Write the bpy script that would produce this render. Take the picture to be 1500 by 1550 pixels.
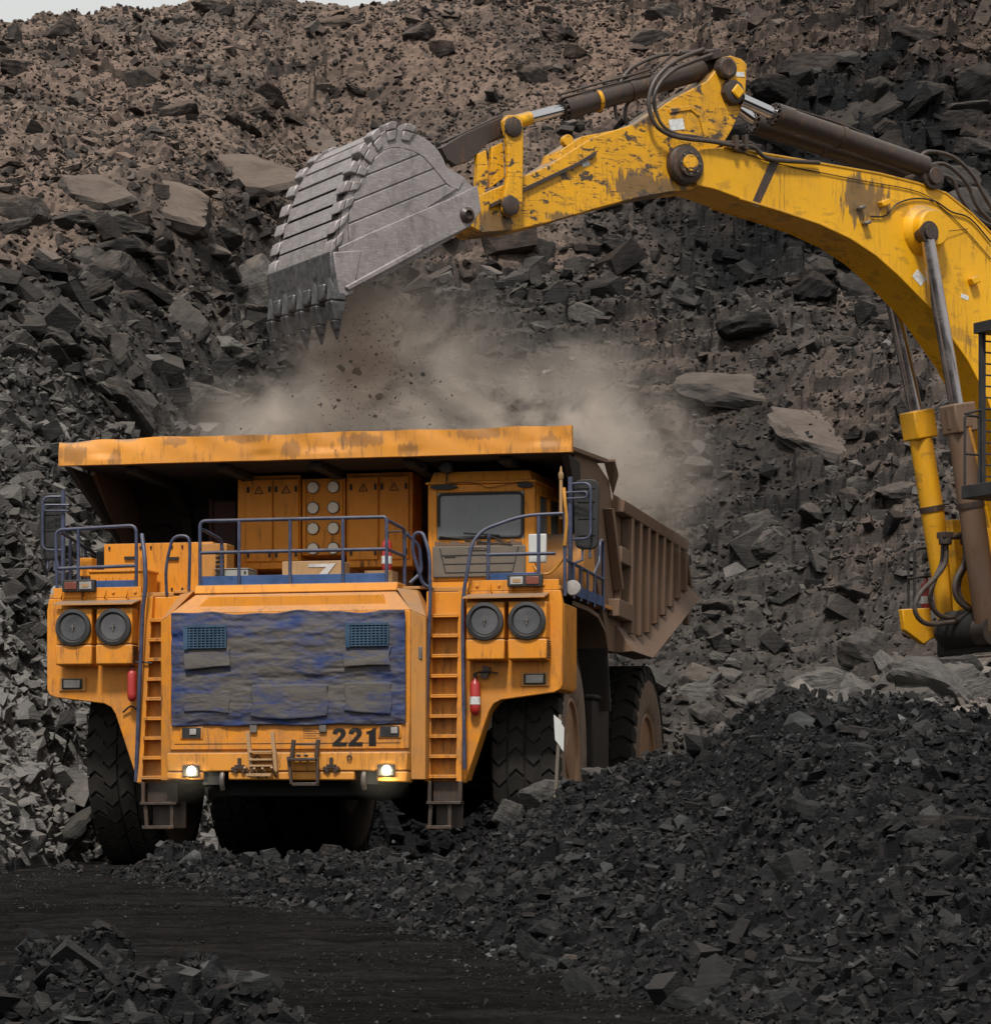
import bpy, bmesh, math, random
import numpy as np
from mathutils import Vector, Matrix

# ---------------------------------------------------------------- camera, sky, sun
scene = bpy.context.scene
for o in list(bpy.data.objects): bpy.data.objects.remove(o)
FOC, V0, H = 4500.0, 1255.0, 0.523          # focal length in photo pixels, horizon row, eye height
cam_d = bpy.data.cameras.new('camera'); cam = bpy.data.objects.new('camera', cam_d)
scene.collection.objects.link(cam); scene.camera = cam
cam.location = (0, 0, H); cam.rotation_euler = (math.radians(90), 0, 0)
cam_d.sensor_fit = 'HORIZONTAL'; cam_d.sensor_width = 36; cam_d.lens = 36 * FOC / 1500
cam_d.shift_y = (V0 - 775) / 1500; cam_d.clip_start = 0.5; cam_d.clip_end = 3000
scene.render.resolution_x = 990; scene.render.resolution_y = 1024
scene.view_settings.view_transform = 'Standard'; scene.view_settings.look = 'None'
scene.view_settings.gamma = 1.0; scene.view_settings.exposure = -0.22

SUN_EL, SUN_AZ = math.radians(56), math.radians(188)     # azimuth: compass style from +Y clockwise
world = bpy.data.worlds.new('World'); scene.world = world; world.use_nodes = True
wn = world.node_tree; wn.nodes.clear()
wo = wn.nodes.new('ShaderNodeOutputWorld'); wb = wn.nodes.new('ShaderNodeBackground')
sky = wn.nodes.new('ShaderNodeTexSky'); sky.sky_type = 'NISHITA'; sky.sun_disc = False
sky.sun_elevation = SUN_EL; sky.sun_rotation = SUN_AZ; sky.dust_density = 4.0; sky.air_density = 1.0
hs = wn.nodes.new('ShaderNodeHueSaturation'); hs.inputs['Saturation'].default_value = 0.12
mxs = wn.nodes.new('ShaderNodeMix'); mxs.data_type = 'RGBA'; mxs.inputs[0].default_value = 0.62
mxs.inputs[7].default_value = (12.4, 12.6, 12.3, 1)           # even overcast layer
wn.links.new(sky.outputs[0], hs.inputs['Color']); wn.links.new(hs.outputs[0], mxs.inputs[6])
wn.links.new(mxs.outputs[2], wb.inputs[0]); wb.inputs[1].default_value = 0.09
wn.links.new(wb.outputs[0], wo.inputs[0])
sd = bpy.data.lights.new('sun', 'SUN'); sd.energy = 4.3; sd.angle = math.radians(8); sd.color = (1.0, 0.96, 0.9)
sun = bpy.data.objects.new('sun', sd); scene.collection.objects.link(sun)
sdir = Vector((math.sin(SUN_AZ) * math.cos(SUN_EL), math.cos(SUN_AZ) * math.cos(SUN_EL), math.sin(SUN_EL)))
sun.rotation_euler = sdir.to_track_quat('Z', 'Y').to_euler()
sun.location = (-20, 0, 40)
scene.cycles.volume_max_steps = 128; scene.cycles.volume_bounces = 2

# ---------------------------------------------------------------- object helpers
COL = scene.collection
def tag(o, label=None, cat=None, group=None, kind=None):
    if label: o['label'] = label
    if cat: o['category'] = cat
    if group: o['group'] = group
    if kind: o['kind'] = kind
    return o
def empty(name, loc, rz=0.0):
    o = bpy.data.objects.new(name, None); COL.objects.link(o)
    o.location = loc; o.rotation_euler = (0, 0, rz); o.empty_display_size = 0.3
    return o
def np_mesh(name, co, faces_flat, sizes, mat=None, smooth=False):
    me = bpy.data.meshes.new(name)
    co = np.asarray(co, np.float32); nl = len(faces_flat)
    me.vertices.add(len(co)); me.vertices.foreach_set('co', co.ravel())
    me.loops.add(nl); me.loops.foreach_set('vertex_index', np.asarray(faces_flat, np.int32))
    st = np.concatenate([[0], np.cumsum(sizes)[:-1]]).astype(np.int32)
    me.polygons.add(len(sizes)); me.polygons.foreach_set('loop_start', st)
    me.polygons.foreach_set('use_smooth', np.full(len(sizes), smooth, bool))
    me.update(calc_edges=True); me.validate()
    if mat: me.materials.append(mat)
    return me
def link(name, me, parent=None):
    o = bpy.data.objects.new(name, me); COL.objects.link(o)
    if parent: o.parent = parent
    return o

def fillet(pts, r=0.1, n=5, closed=False):
    P = [Vector(p) for p in pts]; out = []; m = len(P)
    for i in range(m):
        if not closed and i in (0, m - 1): out.append(P[i]); continue
        a, b, c = P[i - 1], P[i], P[(i + 1) % m]
        d1 = (a - b); d2 = (c - b); rr = min(r, d1.length * .48, d2.length * .48)
        s, e = b + d1.normalized() * rr, b + d2.normalized() * rr
        for k in range(n + 1):
            t = k / n; out.append(s * (1 - t) ** 2 + b * 2 * t * (1 - t) + e * t * t)
    return out
def smooth_path(pts, n=8):
    P = [Vector(p) for p in pts]; P = [P[0] * 2 - P[1]] + P + [P[-1] * 2 - P[-2]]; out = []
    for i in range(1, len(P) - 2):
        for k in range(n):
            t = k / n; a, b, c, d = P[i - 1:i + 3]
            out.append(.5 * ((2 * b) + (c - a) * t + (2 * a - 5 * b + 4 * c - d) * t * t + (3 * b - a - 3 * c + d) * t ** 3))
    out.append(P[-2]); return out

class MB:
    """collects shapes; build() links them as ONE mesh object"""
    def __init__(s): s.bm = bmesh.new()
    def box(s, x0, x1, y0, y1, z0, z1):
        v = [s.bm.verts.new(p) for p in ((x0,y0,z0),(x1,y0,z0),(x1,y1,z0),(x0,y1,z0),(x0,y0,z1),(x1,y0,z1),(x1,y1,z1),(x0,y1,z1))]
        for f in ((3,2,1,0),(4,5,6,7),(0,1,5,4),(1,2,6,5),(2,3,7,6),(3,0,4,7)): s.bm.faces.new([v[i] for i in f])
        return s
    def obox(s, cx, cy, cz, sx, sy, sz, rot=(0,0,0)):
        M = Matrix.Translation((cx,cy,cz)) @ (Matrix.Rotation(rot[2],4,'Z') @ Matrix.Rotation(rot[1],4,'Y') @ Matrix.Rotation(rot[0],4,'X'))
        v = [s.bm.verts.new(M @ Vector((a*sx/2,b*sy/2,c*sz/2))) for a,b,c in ((-1,-1,-1),(1,-1,-1),(1,1,-1),(-1,1,-1),(-1,-1,1),(1,-1,1),(1,1,1),(-1,1,1))]
        for f in ((3,2,1,0),(4,5,6,7),(0,1,5,4),(1,2,6,5),(2,3,7,6),(3,0,4,7)): s.bm.faces.new([v[i] for i in f])
        return s
    def prism(s, A, B, cap=True):
        """loft between two equal-length loops of 3D points"""
        a = [s.bm.verts.new(p) for p in A]; b = [s.bm.verts.new(p) for p in B]; n = len(a)
        for i in range(n): s.bm.faces.new((a[i], a[(i+1)%n], b[(i+1)%n], b[i]))
        if cap: s.bm.faces.new(a[::-1]); s.bm.faces.new(b)
        return s
    def xz(s, pts, y0, y1):  # polygon in x,z extruded along y
        return s.prism([(x,y0,z) for x,z in pts], [(x,y1,z) for x,z in pts])
    def yz(s, pts, x0, x1):
        return s.prism([(x0,y,z) for y,z in pts], [(x1,y,z) for y,z in pts])
    def xy(s, pts, z0, z1):
        return s.prism([(x,y,z0) for x,y in pts], [(x,y,z1) for x,y in pts])
    def sheet(s, P, Q):      # strip between two open polylines
        a = [s.bm.verts.new(p) for p in P]; b = [s.bm.verts.new(p) for p in Q]
        for i in range(len(a)-1): s.bm.faces.new((a[i], a[i+1], b[i+1], b[i]))
        return s
    def tube(s, pts, r, n=10, caps=True, closed=False):
        P = [Vector(p) for p in pts]; m = len(P); rings = []; up = None
        R = r if isinstance(r, (list, tuple)) else [r] * m
        for i in range(m):
            d = (P[(i+1)%m] - P[i-1]) if closed else (P[min(i+1,m-1)] - P[max(i-1,0)])
            d.normalize()
            if up is None: up = d.orthogonal().normalized()
            up = (up - d * up.dot(d)).normalized(); w = d.cross(up)
            rings.append([s.bm.verts.new(P[i] + (up*math.cos(2*math.pi*k/n) + w*math.sin(2*math.pi*k/n))*R[i]) for k in range(n)])
        for i in range(m if closed else m-1):
            a, b = rings[i], rings[(i+1)%m]
            for k in range(n): s.bm.faces.new((a[k], a[(k+1)%n], b[(k+1)%n], b[k]))
        if caps and not closed: s.bm.faces.new(rings[0][::-1]); s.bm.faces.new(rings[-1])
        return s
    def rod(s, a, b, r, n=16, r2=None): return s.tube([a, b], [r, r if r2 is None else r2], n)
    def lathe(s, prof, o, axis='x', n=32, closed=False):
        """prof: list of (radius, along)"""
        o = Vector(o); A = {'x': Vector((1,0,0)), 'y': Vector((0,1,0)), 'z': Vector((0,0,1))}.get(axis, None)
        if A is None: A = Vector(axis).normalized()
        U = A.orthogonal().normalized(); W = A.cross(U); rings = []
        for r, h in prof:
            rings.append([s.bm.verts.new(o + A*h + (U*math.cos(2*math.pi*k/n) + W*math.sin(2*math.pi*k/n))*max(r,1e-4)) for k in range(n)])
        m = len(rings)
        for i in range(m if closed else m-1):
            a, b = rings[i], rings[(i+1)%m]
            for k in range(n): s.bm.faces.new((a[k], a[(k+1)%n], b[(k+1)%n], b[k]))
        if not closed: s.bm.faces.new(rings[0][::-1]); s.bm.faces.new(rings[-1])
        return s
    def build(s, name, mat, parent=None, bevel=0.0, angle=35, seg=2):
        bmesh.ops.recalc_face_normals(s.bm, faces=s.bm.faces)
        me = bpy.data.meshes.new(name); s.bm.to_mesh(me); s.bm.free()
        for p in me.polygons: p.use_smooth = True
        me.set_sharp_from_angle(angle=math.radians(angle))
        if mat: me.materials.append(mat)
        o = link(name, me, parent)
        if bevel:
            m = o.modifiers.new('bevel', 'BEVEL'); m.width = bevel; m.segments = seg; m.limit_method = 'ANGLE'; m.angle_limit = math.radians(40)
            m.harden_normals = False
        return o

# ---------------------------------------------------------------- materials
class N:
    def __init__(s, name):
        s.m = bpy.data.materials.new(name); s.m.use_nodes = True; s.t = s.m.node_tree; s.t.nodes.clear()
        s.out = s.t.nodes.new('ShaderNodeOutputMaterial')
    def n(s, typ, ins=None, **kw):
        nd = s.t.nodes.new(typ)
        for k, v in kw.items(): setattr(nd, k, v)
        for k, v in (ins or {}).items(): s.set(nd, k, v)
        return nd
    def set(s, nd, k, v):
        i = nd.inputs[k]
        if hasattr(v, 'is_output') or isinstance(v, bpy.types.NodeSocket): s.t.links.new(v, i)
        else: i.default_value = v
    def coord(s, which='Object'): return s.n('ShaderNodeTexCoord').outputs[which]
    def mapped(s, scale, which='Object', rot=(0,0,0)):
        return s.n('ShaderNodeMapping', {'Vector': s.coord(which), 'Scale': scale, 'Rotation': rot}).outputs[0]
    def noise(s, vec, scale, detail=5, rough=.6, dist=0.0):
        return s.n('ShaderNodeTexNoise', {'Vector': vec, 'Scale': scale, 'Detail': detail, 'Roughness': rough, 'Distortion': dist}).outputs[0]
    def ramp(s, fac, stops, interp='LINEAR'):
        r = s.n('ShaderNodeValToRGB', {'Fac': fac}); cr = r.color_ramp; cr.interpolation = interp
        while len(cr.elements) < len(stops): cr.elements.new(.5)
        for e, (p, c) in zip(cr.elements, stops):
            e.position = p; e.color = c if len(c) == 4 else (*c, 1)
        return r.outputs[0]
    def rng(s, v, a, b, c=0., d=1.):
        return s.n('ShaderNodeMapRange', {'Value': v, 'From Min': a, 'From Max': b, 'To Min': c, 'To Max': d}).outputs[0]
    def mix(s, f, a, b, blend='MIX'):
        m = s.n('ShaderNodeMix', data_type='RGBA', blend_type=blend)
        s.set(m, 0, f); s.set(m, 6, a if not isinstance(a, tuple) or len(a) == 4 else (*a, 1)); s.set(m, 7, b if not isinstance(b, tuple) or len(b) == 4 else (*b, 1))
        return m.outputs[2]
    def math(s, op, a, b=0.0, c=None, clamp=False):
        m = s.n('ShaderNodeMath', operation=op, use_clamp=clamp); s.set(m, 0, a); s.set(m, 1, b)
        if c is not None: s.set(m, 2, c)
        return m.outputs[0]
    def bump(s, h, strength=.3, dist=.02, normal=None):
        d = {'Height': h, 'Strength': strength, 'Distance': dist}
        if normal is not None: d['Normal'] = normal
        return s.n('ShaderNodeBump', d).outputs[0]
    def up(s):
        return s.n('ShaderNodeSeparateXYZ', {'Vector': s.n('ShaderNodeNewGeometry').outputs['Normal']}).outputs[2]
    def done(s, **k):
        p = s.n('ShaderNodeBsdfPrincipled')
        for a, v in k.items():
            a = {'base': 'Base Color', 'rough': 'Roughness', 'metal': 'Metallic', 'normal': 'Normal', 'spec': 'Specular IOR Level', 'alpha': 'Alpha', 'coat': 'Coat Weight'}.get(a, a)
            if isinstance(v, tuple) and len(v) == 3: v = (*v, 1)
            s.set(p, a, v)
        s.t.links.new(p.outputs[0], s.out.inputs[0]); return s.m

DUST = (.19, .15, .118); GRIME = (.028, .02, .015)
def paint(name, base, streak=.5, dust=.5, rust=(.09,.035,.014), chips=.5, rough=.5, dustcol=DUST, mud=0., sc=1., scr=0., stain=None, stw=.8, low=0.):
    k = N(name); o = k.coord()
    big = k.noise(o, .7*sc, 4); v1 = k.mix(k.rng(big, .3, .7), base, tuple(c*.80 for c in base))
    st = k.noise(k.mapped((6*sc, 6*sc, .8*sc)), 2.2, 9, .74, .5)
    patch = k.noise(o, 1.7*sc, 5, .6)
    sm = k.math('MULTIPLY', k.rng(st, .51, .66), k.rng(patch, .42, .62), clamp=True)
    c = k.mix(k.math('MULTIPLY', sm, streak, clamp=True), v1, rust)
    # all over film of dust, patchy
    film = k.noise(o, 3.2*sc, 8, .7)
    c = k.mix(k.math('MULTIPLY', k.rng(film, .35, .8), dust*.55, clamp=True), c, dustcol)
    # chips and scratches
    ch = k.noise(k.mapped((1, 1, 1)), 16*sc, 8, .75, .6); c = k.mix(k.math('MULTIPLY', k.rng(ch, .655, .69), chips, clamp=True), c, GRIME)
    if mud:
        mm = k.noise(k.mapped((1.3, 1.3, 2.2), rot=(0, .5, 0)), 1.6*sc, 9, .66, .4); c = k.mix(k.math('MULTIPLY', k.rng(mm, .56, .6), mud, clamp=True), c, (.05, .04, .033))
    if scr:
        q1 = k.noise(k.mapped((2.2, 2.2, 13), rot=(0, .35, 0)), 2.4, 8, .72, .3); c = k.mix(k.math('MULTIPLY', k.rng(q1, .57, .62), scr, clamp=True), c, (.045, .034, .028))
        q2 = k.noise(o, 1.1, 8, .7, .4); c = k.mix(k.math('MULTIPLY', k.rng(q2, .57, .66), scr*.7, clamp=True), c, (.085, .06, .042))
    if stain:
        for (cx, cz, rx, rz) in stain:
            v_ = k.n('ShaderNodeVectorMath', {0: o, 1: (cx, 0, cz)}, operation='SUBTRACT').outputs[0]; v_ = k.n('ShaderNodeVectorMath', {0: v_, 1: (rx, 50, rz)}, operation='DIVIDE').outputs[0]
            L_ = k.n('ShaderNodeVectorMath', {0: v_}, operation='LENGTH').outputs['Value']; dr = k.noise(k.mapped((7, 7, 1.2), rot=(0, .35, 0)), 1.6, 8, .68, .3)
            c = k.mix(k.math('MULTIPLY', k.rng(k.math('ADD', k.math('MULTIPLY', dr, 1.7), k.math('MULTIPLY', L_, -.85)), .28, .42), stw, clamp=True), c, k.mix(k.rng(film, .3, .7), (.035, .028, .025), (.12, .09, .07)))
    if low:
        zl = k.n('ShaderNodeSeparateXYZ', {'Vector': o}).outputs[2]; c = k.mix(k.math('MULTIPLY', k.math('MULTIPLY', k.rng(zl, 3.6, .9), k.rng(film, .38, .62)), low, clamp=True), c, (.17, .115, .07))
    # dust lying on faces that look up
    up = k.rng(k.up(), .35, .9); c = k.mix(k.math('MULTIPLY', up, k.rng(film, .2, .6, .45, .95), clamp=True), c, dustcol)
    rg = k.math('ADD', k.rng(film, .3, .7, rough-.08, rough+.2), k.math('MULTIPLY', sm, .2))
    return k.done(base=c, rough=rg, spec=.4, normal=k.bump(k.noise(o, 5, 6, .6), .12, .02))
def plain(name, col, rough=.6, metal=0., var=.35, sc=4., dust=.3, bump=.15, dustcol=DUST):
    k = N(name); o = k.coord(); f = k.noise(o, sc, 8, .65)
    c = k.mix(k.rng(f, .3, .7), tuple(x*(1-var) for x in col), tuple(min(1, x*(1+var)) for x in col))
    up = k.rng(k.up(), .3, .9)
    c = k.mix(k.math('MULTIPLY', k.math('ADD', k.rng(f, .35, .75, 0, .5), up), dust, clamp=True), c, dustcol)
    return k.done(base=c, rough=k.rng(f, .3, .7, max(rough-.1, .03), min(rough+.12, 1)), metal=metal, normal=k.bump(f, bump, .02))

M = {}
M['orange'] = paint('truck_orange_paint', (.74, .262, .010), streak=1., dust=.30, low=.65)
M['orange_lip'] = paint('canopy_edge_paint', (.72, .285, .03), streak=1., dust=.45, chips=1., rust=(.06,.03,.02), stain=[(-3.35,5.62,.30,.25),(-2.75,5.55,.20,.2),(-.9,5.78,.55,.12),(-.25,5.6,.22,.22),(.75,5.7,.5,.14),(1.35,5.56,.2,.2),(2.35,5.75,.6,.13),(3.25,5.6,.2,.25),(-1.9,5.75,.3,.12)], stw=.45)
M['orange_dusty'] = paint('dusty_orange_paint', (.55, .23, .04), streak=.8, dust=.7)
M['bed'] = paint('dump_bed_dusty_paint', (.17, .095, .055), streak=.8, dust=1.2, rust=(.1,.045,.025), chips=.4, dustcol=(.15,.112,.088))
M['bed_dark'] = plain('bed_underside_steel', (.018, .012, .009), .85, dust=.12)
M['yellow'] = paint('excavator_yellow_paint', (.82, .405, .003), streak=.5, dust=.12, chips=.5, mud=.3, rough=.40)
M['yellow_boom'] = paint('stained_boom_paint', (.82, .405, .003), streak=.9, dust=.22, chips=.8, mud=.3, rust=(.16,.075,.02), rough=.40, stain=[(6.75, 10.15, .75, .55), (3.2, 9.95, .75, .45)])
M['yellow_worn'] = paint('scratched_yellow_paint', (.80, .38, .004), streak=.8, dust=.3, chips=1., mud=.97, rough=.42, sc=1.9, scr=.9, stain=[(2.85, 9.93, 1.0, .42), (.30, 9.15, .6, .3), (2.6, 10.95, .7, .2), (1.4, 9.35, .5, .16)])
M['yellow_box'] = paint('yellow_paint', (.76, .36, .004), streak=.4, dust=.3, chips=.6, mud=.3)
M['rusty_steel'] = paint('oily_rusty_cylinder', (.045, .032, .027), streak=1., dust=.55, rust=(.20,.075,.018), chips=.8, rough=.36, sc=2.4, dustcol=(.075,.058,.046))
M['blue'] = plain('blue_rail_paint', (.028, .040, .088), .45, dust=.4, sc=6)
M['blue_board'] = plain('blue_kick_board_paint', (.02, .06, .17), .5, dust=.15)
M['black'] = plain('black_steel', (.012, .012, .013), .6, dust=.12)
M['black_plastic'] = plain('black_plastic', (.02, .02, .021), .5, dust=.25, dustcol=(.10,.09,.085))
M['chassis'] = plain('oily_chassis_steel', (.008, .007, .006), .8, dust=.04)
M['grey_panel'] = plain('mud_grey_panel', (.125, .10, .078), .75, var=.2, dust=.2)
M['steel'] = plain('bare_worn_steel', (.16, .14, .125), .5, .5, dust=.35, sc=7)
M['chrome'] = N('chrome_rod').done(base=(.62,.6,.62), rough=.12, metal=1.)
M['chrome_dull'] = plain('dull_chrome_rod', (.42, .38, .38), .2, .95, var=.2, dust=.1, sc=3)
M['white_cap'] = plain('dusty_white_cap', (.80, .73, .62), .6, var=.08, dust=.2)
M['red'] = plain('red_extinguisher_paint', (.36, .022, .02), .35, dust=.25, var=.2)
M['card'] = paint('cardboard', (.42, .25, .12), streak=.5, dust=.3, chips=.2, rough=.8)
M['tape'] = plain('silver_tape', (.5, .48, .47), .35, dust=.2)
M['white_box'] = plain('white_box_paint', (.5, .5, .48), .5, dust=.3, var=.1)
M['grey_box'] = paint('grey_box_paint', (.33, .33, .30), streak=.6, dust=.4, chips=.2)
M['label'] = plain('white_sticker', (.6, .6, .58), .5, dust=.1, sc=18, var=.3)
M['ink'] = plain('black_stencil_paint', (.022, .02, .02), .6, dust=.15)
M['rubber'] = plain('hose_rubber', (.045, .032, .026), .5, dust=.35, sc=8, dustcol=(.09,.06,.045))
M['hose_yellow'] = plain('yellow_corrugated_hose', (.5, .22, .02), .5)
M['red_lens'] = plain('red_lamp_lens', (.16, .035, .02), .3, dust=.3)
M['lens'] = plain('dusty_lamp_glass', (.32, .30, .28), .25, dust=.3, bump=.3)
M['seat'] = plain('cab_trim', (.10, .10, .105), .8)

def tyre_mat(name, dusty):
    k = N(name); o = k.coord(); f = k.noise(o, 5, 8, .7)
    sepx = k.n('ShaderNodeSeparateXYZ', {'Vector': k.n('ShaderNodeNewGeometry').outputs['Normal']})
    c = k.mix(k.rng(f, .3, .75), (.008,.008,.008), (.022,.020,.018))
    c = k.mix(k.math('MULTIPLY', k.rng(f, .3, .6, .6, 1.), dusty, clamp=True), c, (.25,.175,.13))
    return k.done(base=c, rough=.85, spec=.3, normal=k.bump(f, .25, .02))
M['tyre'] = tyre_mat('tyre_rubber', .04)
M['sidewall'] = tyre_mat('dusty_tyre_sidewall', .85)
M['rim'] = paint('dusty_wheel_rim', (.34, .18, .09), streak=1., dust=1., dustcol=(.26,.18,.13))

k = N('tarp_cloth'); o = k.coord()
f1 = k.noise(k.mapped((1.1, 1, 3.6)), 1.5, 9, .68, .5); f2 = k.noise(k.mapped((2, 1, 9)), 3, 7, .7, .8)
zz = k.n('ShaderNodeSeparateXYZ', {'Vector': o}).outputs
ed = k.math('MAXIMUM', k.rng(zz[2], 3.05, 3.33), k.math('MAXIMUM', k.rng(zz[2], 2.15, 1.88), k.rng(k.math('ABSOLUTE', zz[0]), 1.25, 1.55)))
dm = k.math('SUBTRACT', k.math('ADD', k.rng(f1, .33, .55), k.math('MULTIPLY', k.rng(f2, .4, .7), .35)), k.math('MULTIPLY', ed, .5), clamp=True)
c = k.mix(dm, (.018, .036, .125), (.092, .080, .072))
M['tarp'] = k.done(base=c, rough=.75, spec=.3, normal=k.bump(k.noise(k.mapped((1, 1, 3)), 9, 8, .65, .7), .4, .02))
k = N('windscreen_glass'); o = k.coord(); f = k.noise(o, .9, 3, .5)
gl = k.n('ShaderNodeBsdfPrincipled', {'Base Color': (.26, .27, .28, 1), 'Roughness': .12, 'Specular IOR Level': .8})
tr = k.n('ShaderNodeBsdfTransparent', {'Color': (.8, .85, .86, 1)}); ms = k.n('ShaderNodeMixShader', {0: k.rng(f, .3, .7, .45, .66)})
k.t.links.new(tr.outputs[0], ms.inputs[1]); k.t.links.new(gl.outputs[0], ms.inputs[2]); k.t.links.new(ms.outputs[0], k.out.inputs[0]); M['glass'] = k.m
k = N('lit_headlamp'); e = k.n('ShaderNodeEmission', {'Color': (1, .9, .55, 1), 'Strength': 14.}); k.t.links.new(e.outputs[0], k.out.inputs[0]); M['lamp_on'] = k.m
k = N('lit_marker_lamp'); e = k.n('ShaderNodeEmission', {'Color': (1, .62, .3, 1), 'Strength': .45}); k.t.links.new(e.outputs[0], k.out.inputs[0]); M['marker_on'] = k.m

k = N('scraped_bucket_steel'); o = k.coord()
f = k.noise(o, 2.2, 8, .65); s1 = k.noise(k.mapped((3, 3, 26), rot=(.2, .5, .3)), 3.2, 6, .7); s2 = k.noise(k.mapped((24, 3, 3), rot=(.1, .9, .5)), 3, 6, .7)
c = k.mix(k.rng(f, .3, .7), (.17, .145, .143), (.30, .265, .262)); c = k.mix(k.math('MULTIPLY', k.rng(s1, .54, .62), .6, clamp=True), c, (.46, .42, .42)); c = k.mix(k.rng(k.noise(o, 3.1, 9, .75, .6), .52, .62, 0, .55), c, (.10, .082, .078))
c = k.mix(k.math('MULTIPLY', k.rng(s2, .56, .62), .6, clamp=True), c, (.36, .33, .32)); c = k.mix(k.rng(k.noise(o, 1.1, 6, .7), .55, .72, 0, .6), c, (.07, .055, .045))
M['bucket'] = k.done(base=c, rough=k.rng(s1, .3, .7, .55, .38), metal=.15, normal=k.bump(s1, .12, .01))
M['bucket_tooth'] = plain('polished_tooth_steel', (.115, .11, .112), .34, .7, var=.6, sc=9, dust=.1)
M['bucket_dark'] = plain('bucket_groove_steel', (.03, .026, .025), .7, dust=.2)
# ---------------------------------------------------------------- rock materials
def rock_mat(name, wet=0.0, DUSTY=.42):
    k = N(name); o = k.coord()
    ge = k.n('ShaderNodeNewGeometry')
    tone = k.n('ShaderNodeAttribute', attribute_name='tone').outputs['Fac']; soil = k.n('ShaderNodeAttribute', attribute_name='soil').outputs['Fac']
    f = k.noise(o, 1.3, 12, .72, .3); g = k.noise(o, 7, 10, .7)
    ly = k.noise(k.mapped((.8, .8, 6), rot=(.25, .35, 0)), 1.7, 10, .7, .6)
    t = k.math('ADD', tone, k.math('MULTIPLY', k.math('SUBTRACT', f, .5), .55), clamp=True)
    c = k.ramp(t, [(0, (.0085, .0085, .0095)), (.22, (.021, .0205, .0205)), (.5, (.052, .050, .048)), (.8, (.125, .119, .113)), (1, (.23, .22, .21))])
    c = k.mix(k.rng(g, .35, .7, .0, .4), c, k.mix(.5, c, (0, 0, 0)))
    c = k.mix(k.math('MULTIPLY', k.rng(ly, .58, .66), .35, clamp=True), c, k.mix(.45, c, (.16, .15, .14)))
    rust = k.math('MULTIPLY', k.rng(k.noise(o, .45, 8, .75), .64, .70), .5, clamp=True)
    c = k.mix(rust, c, (.085, .055, .035))
    up = k.rng(k.n('ShaderNodeSeparateXYZ', {'Vector': ge.outputs['Normal']}).outputs[2], .25, .9)
    soilc = k.mix(k.rng(g, .3, .7), (.150, .101, .078), (.255, .178, .137))
    c = k.mix(k.math('MULTIPLY', soil, k.math('ADD', k.rng(f, .35, .7, 0., .45), k.math('MULTIPLY', up, .75)), clamp=True), c, soilc)
    c = k.mix(k.math('MULTIPLY', k.math('MULTIPLY', up, k.rng(f, .35, .6)), k.math('MULTIPLY', k.rng(tone, .08, .4), DUSTY), clamp=True), c, (.15, .135, .12))
    if wet: c = k.mix(.12, k.mix(1.0, c, (.90, .96, 1.0), 'MULTIPLY'), (.002, .002, .003))
    bh = k.math('ADD', k.math('MULTIPLY', g, .35), k.math('ADD', k.math('MULTIPLY', f, .5), k.math('MULTIPLY', ly, .5)))
    return k.done(base=c, rough=k.rng(g, .3, .7, .62 - wet, .92 - wet), spec=.08 - wet*.15, normal=k.bump(bh, .9, .12 - wet*.2))
M['rock'] = rock_mat('quarry_rock'); M['coal'] = rock_mat('coal_rock', .26, .04)
k = N('compacted_coal_road'); o = k.coord(); f = k.noise(k.mapped((.35, 1.6, 1), rot=(0, 0, -.16)), 1.2, 12, .7, .4); g = k.noise(o, 14, 10, .75)
c = k.ramp(k.math('ADD', k.math('MULTIPLY', f, .65), k.math('MULTIPLY', g, .35)), [(.30, (.005, .0045, .0044)), (.46, (.0095, .0087, .0085)), (.58, (.020, .018, .0170)), (.74, (.052, .047, .044))])
M['road'] = k.done(base=c, rough=k.rng(g, .3, .7, .8, 1.), spec=0., normal=k.bump(k.math('ADD', g, k.math('MULTIPLY', f, .8)), .8, .05))

# ---------------------------------------------------------------- numpy terrain noise
def tab(seed, n=256): return np.random.RandomState(seed).rand(n, n)
def vnoise(x, y, seed):
    T = tab(seed); xi = np.floor(x).astype(int); yi = np.floor(y).astype(int); fx = x - xi; fy = y - yi
    fx = fx*fx*(3-2*fx); fy = fy*fy*(3-2*fy); a = xi & 255; b = yi & 255; a1 = (xi+1) & 255; b1 = (yi+1) & 255
    return (T[a, b]*(1-fx)+T[a1, b]*fx)*(1-fy) + (T[a, b1]*(1-fx)+T[a1, b1]*fx)*fy
def fbm(x, y, seed, oc=5, g=.5):
    s = 0; a = 1; t = 0
    for i in range(oc): s = s + a*vnoise(x*2**i+i*7.3, y*2**i+i*3.1, seed+i); t += a; a *= g
    return s/t
def facet(x, y, cell, seed, tilt=.8, hs=.5, ay=1.0):
    """broken-block relief: every block is a tilted plane of its own"""
    X = x/cell; Y = y/cell*ay; J1, J2, Hh, G1, G2 = (tab(seed+i*11) for i in range(5))
    xi = np.floor(X).astype(int); yi = np.floor(Y).astype(int); best = np.full(X.shape, 1e9); out = np.zeros(X.shape)
    for dx in (-1, 0, 1):
        for dy in (-1, 0, 1):
            a = (xi+dx) & 255; b = (yi+dy) & 255; sx = xi+dx+J1[a, b]; sy = yi+dy+J2[a, b]
            d = (X-sx)**2 + (Y-sy)**2; m = d < best; best = np.where(m, d, best)
            v = (Hh[a, b]-.5)*hs + (G1[a, b]-.5)*tilt*(X-sx) + (G2[a, b]-.35)*tilt*(Y-sy)
            out = np.where(m, v, out)
    return out*cell
def sst(x, a, b): t = np.clip((x-a)/(b-a), 0, 1); return t*t*(3-2*t)
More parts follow.
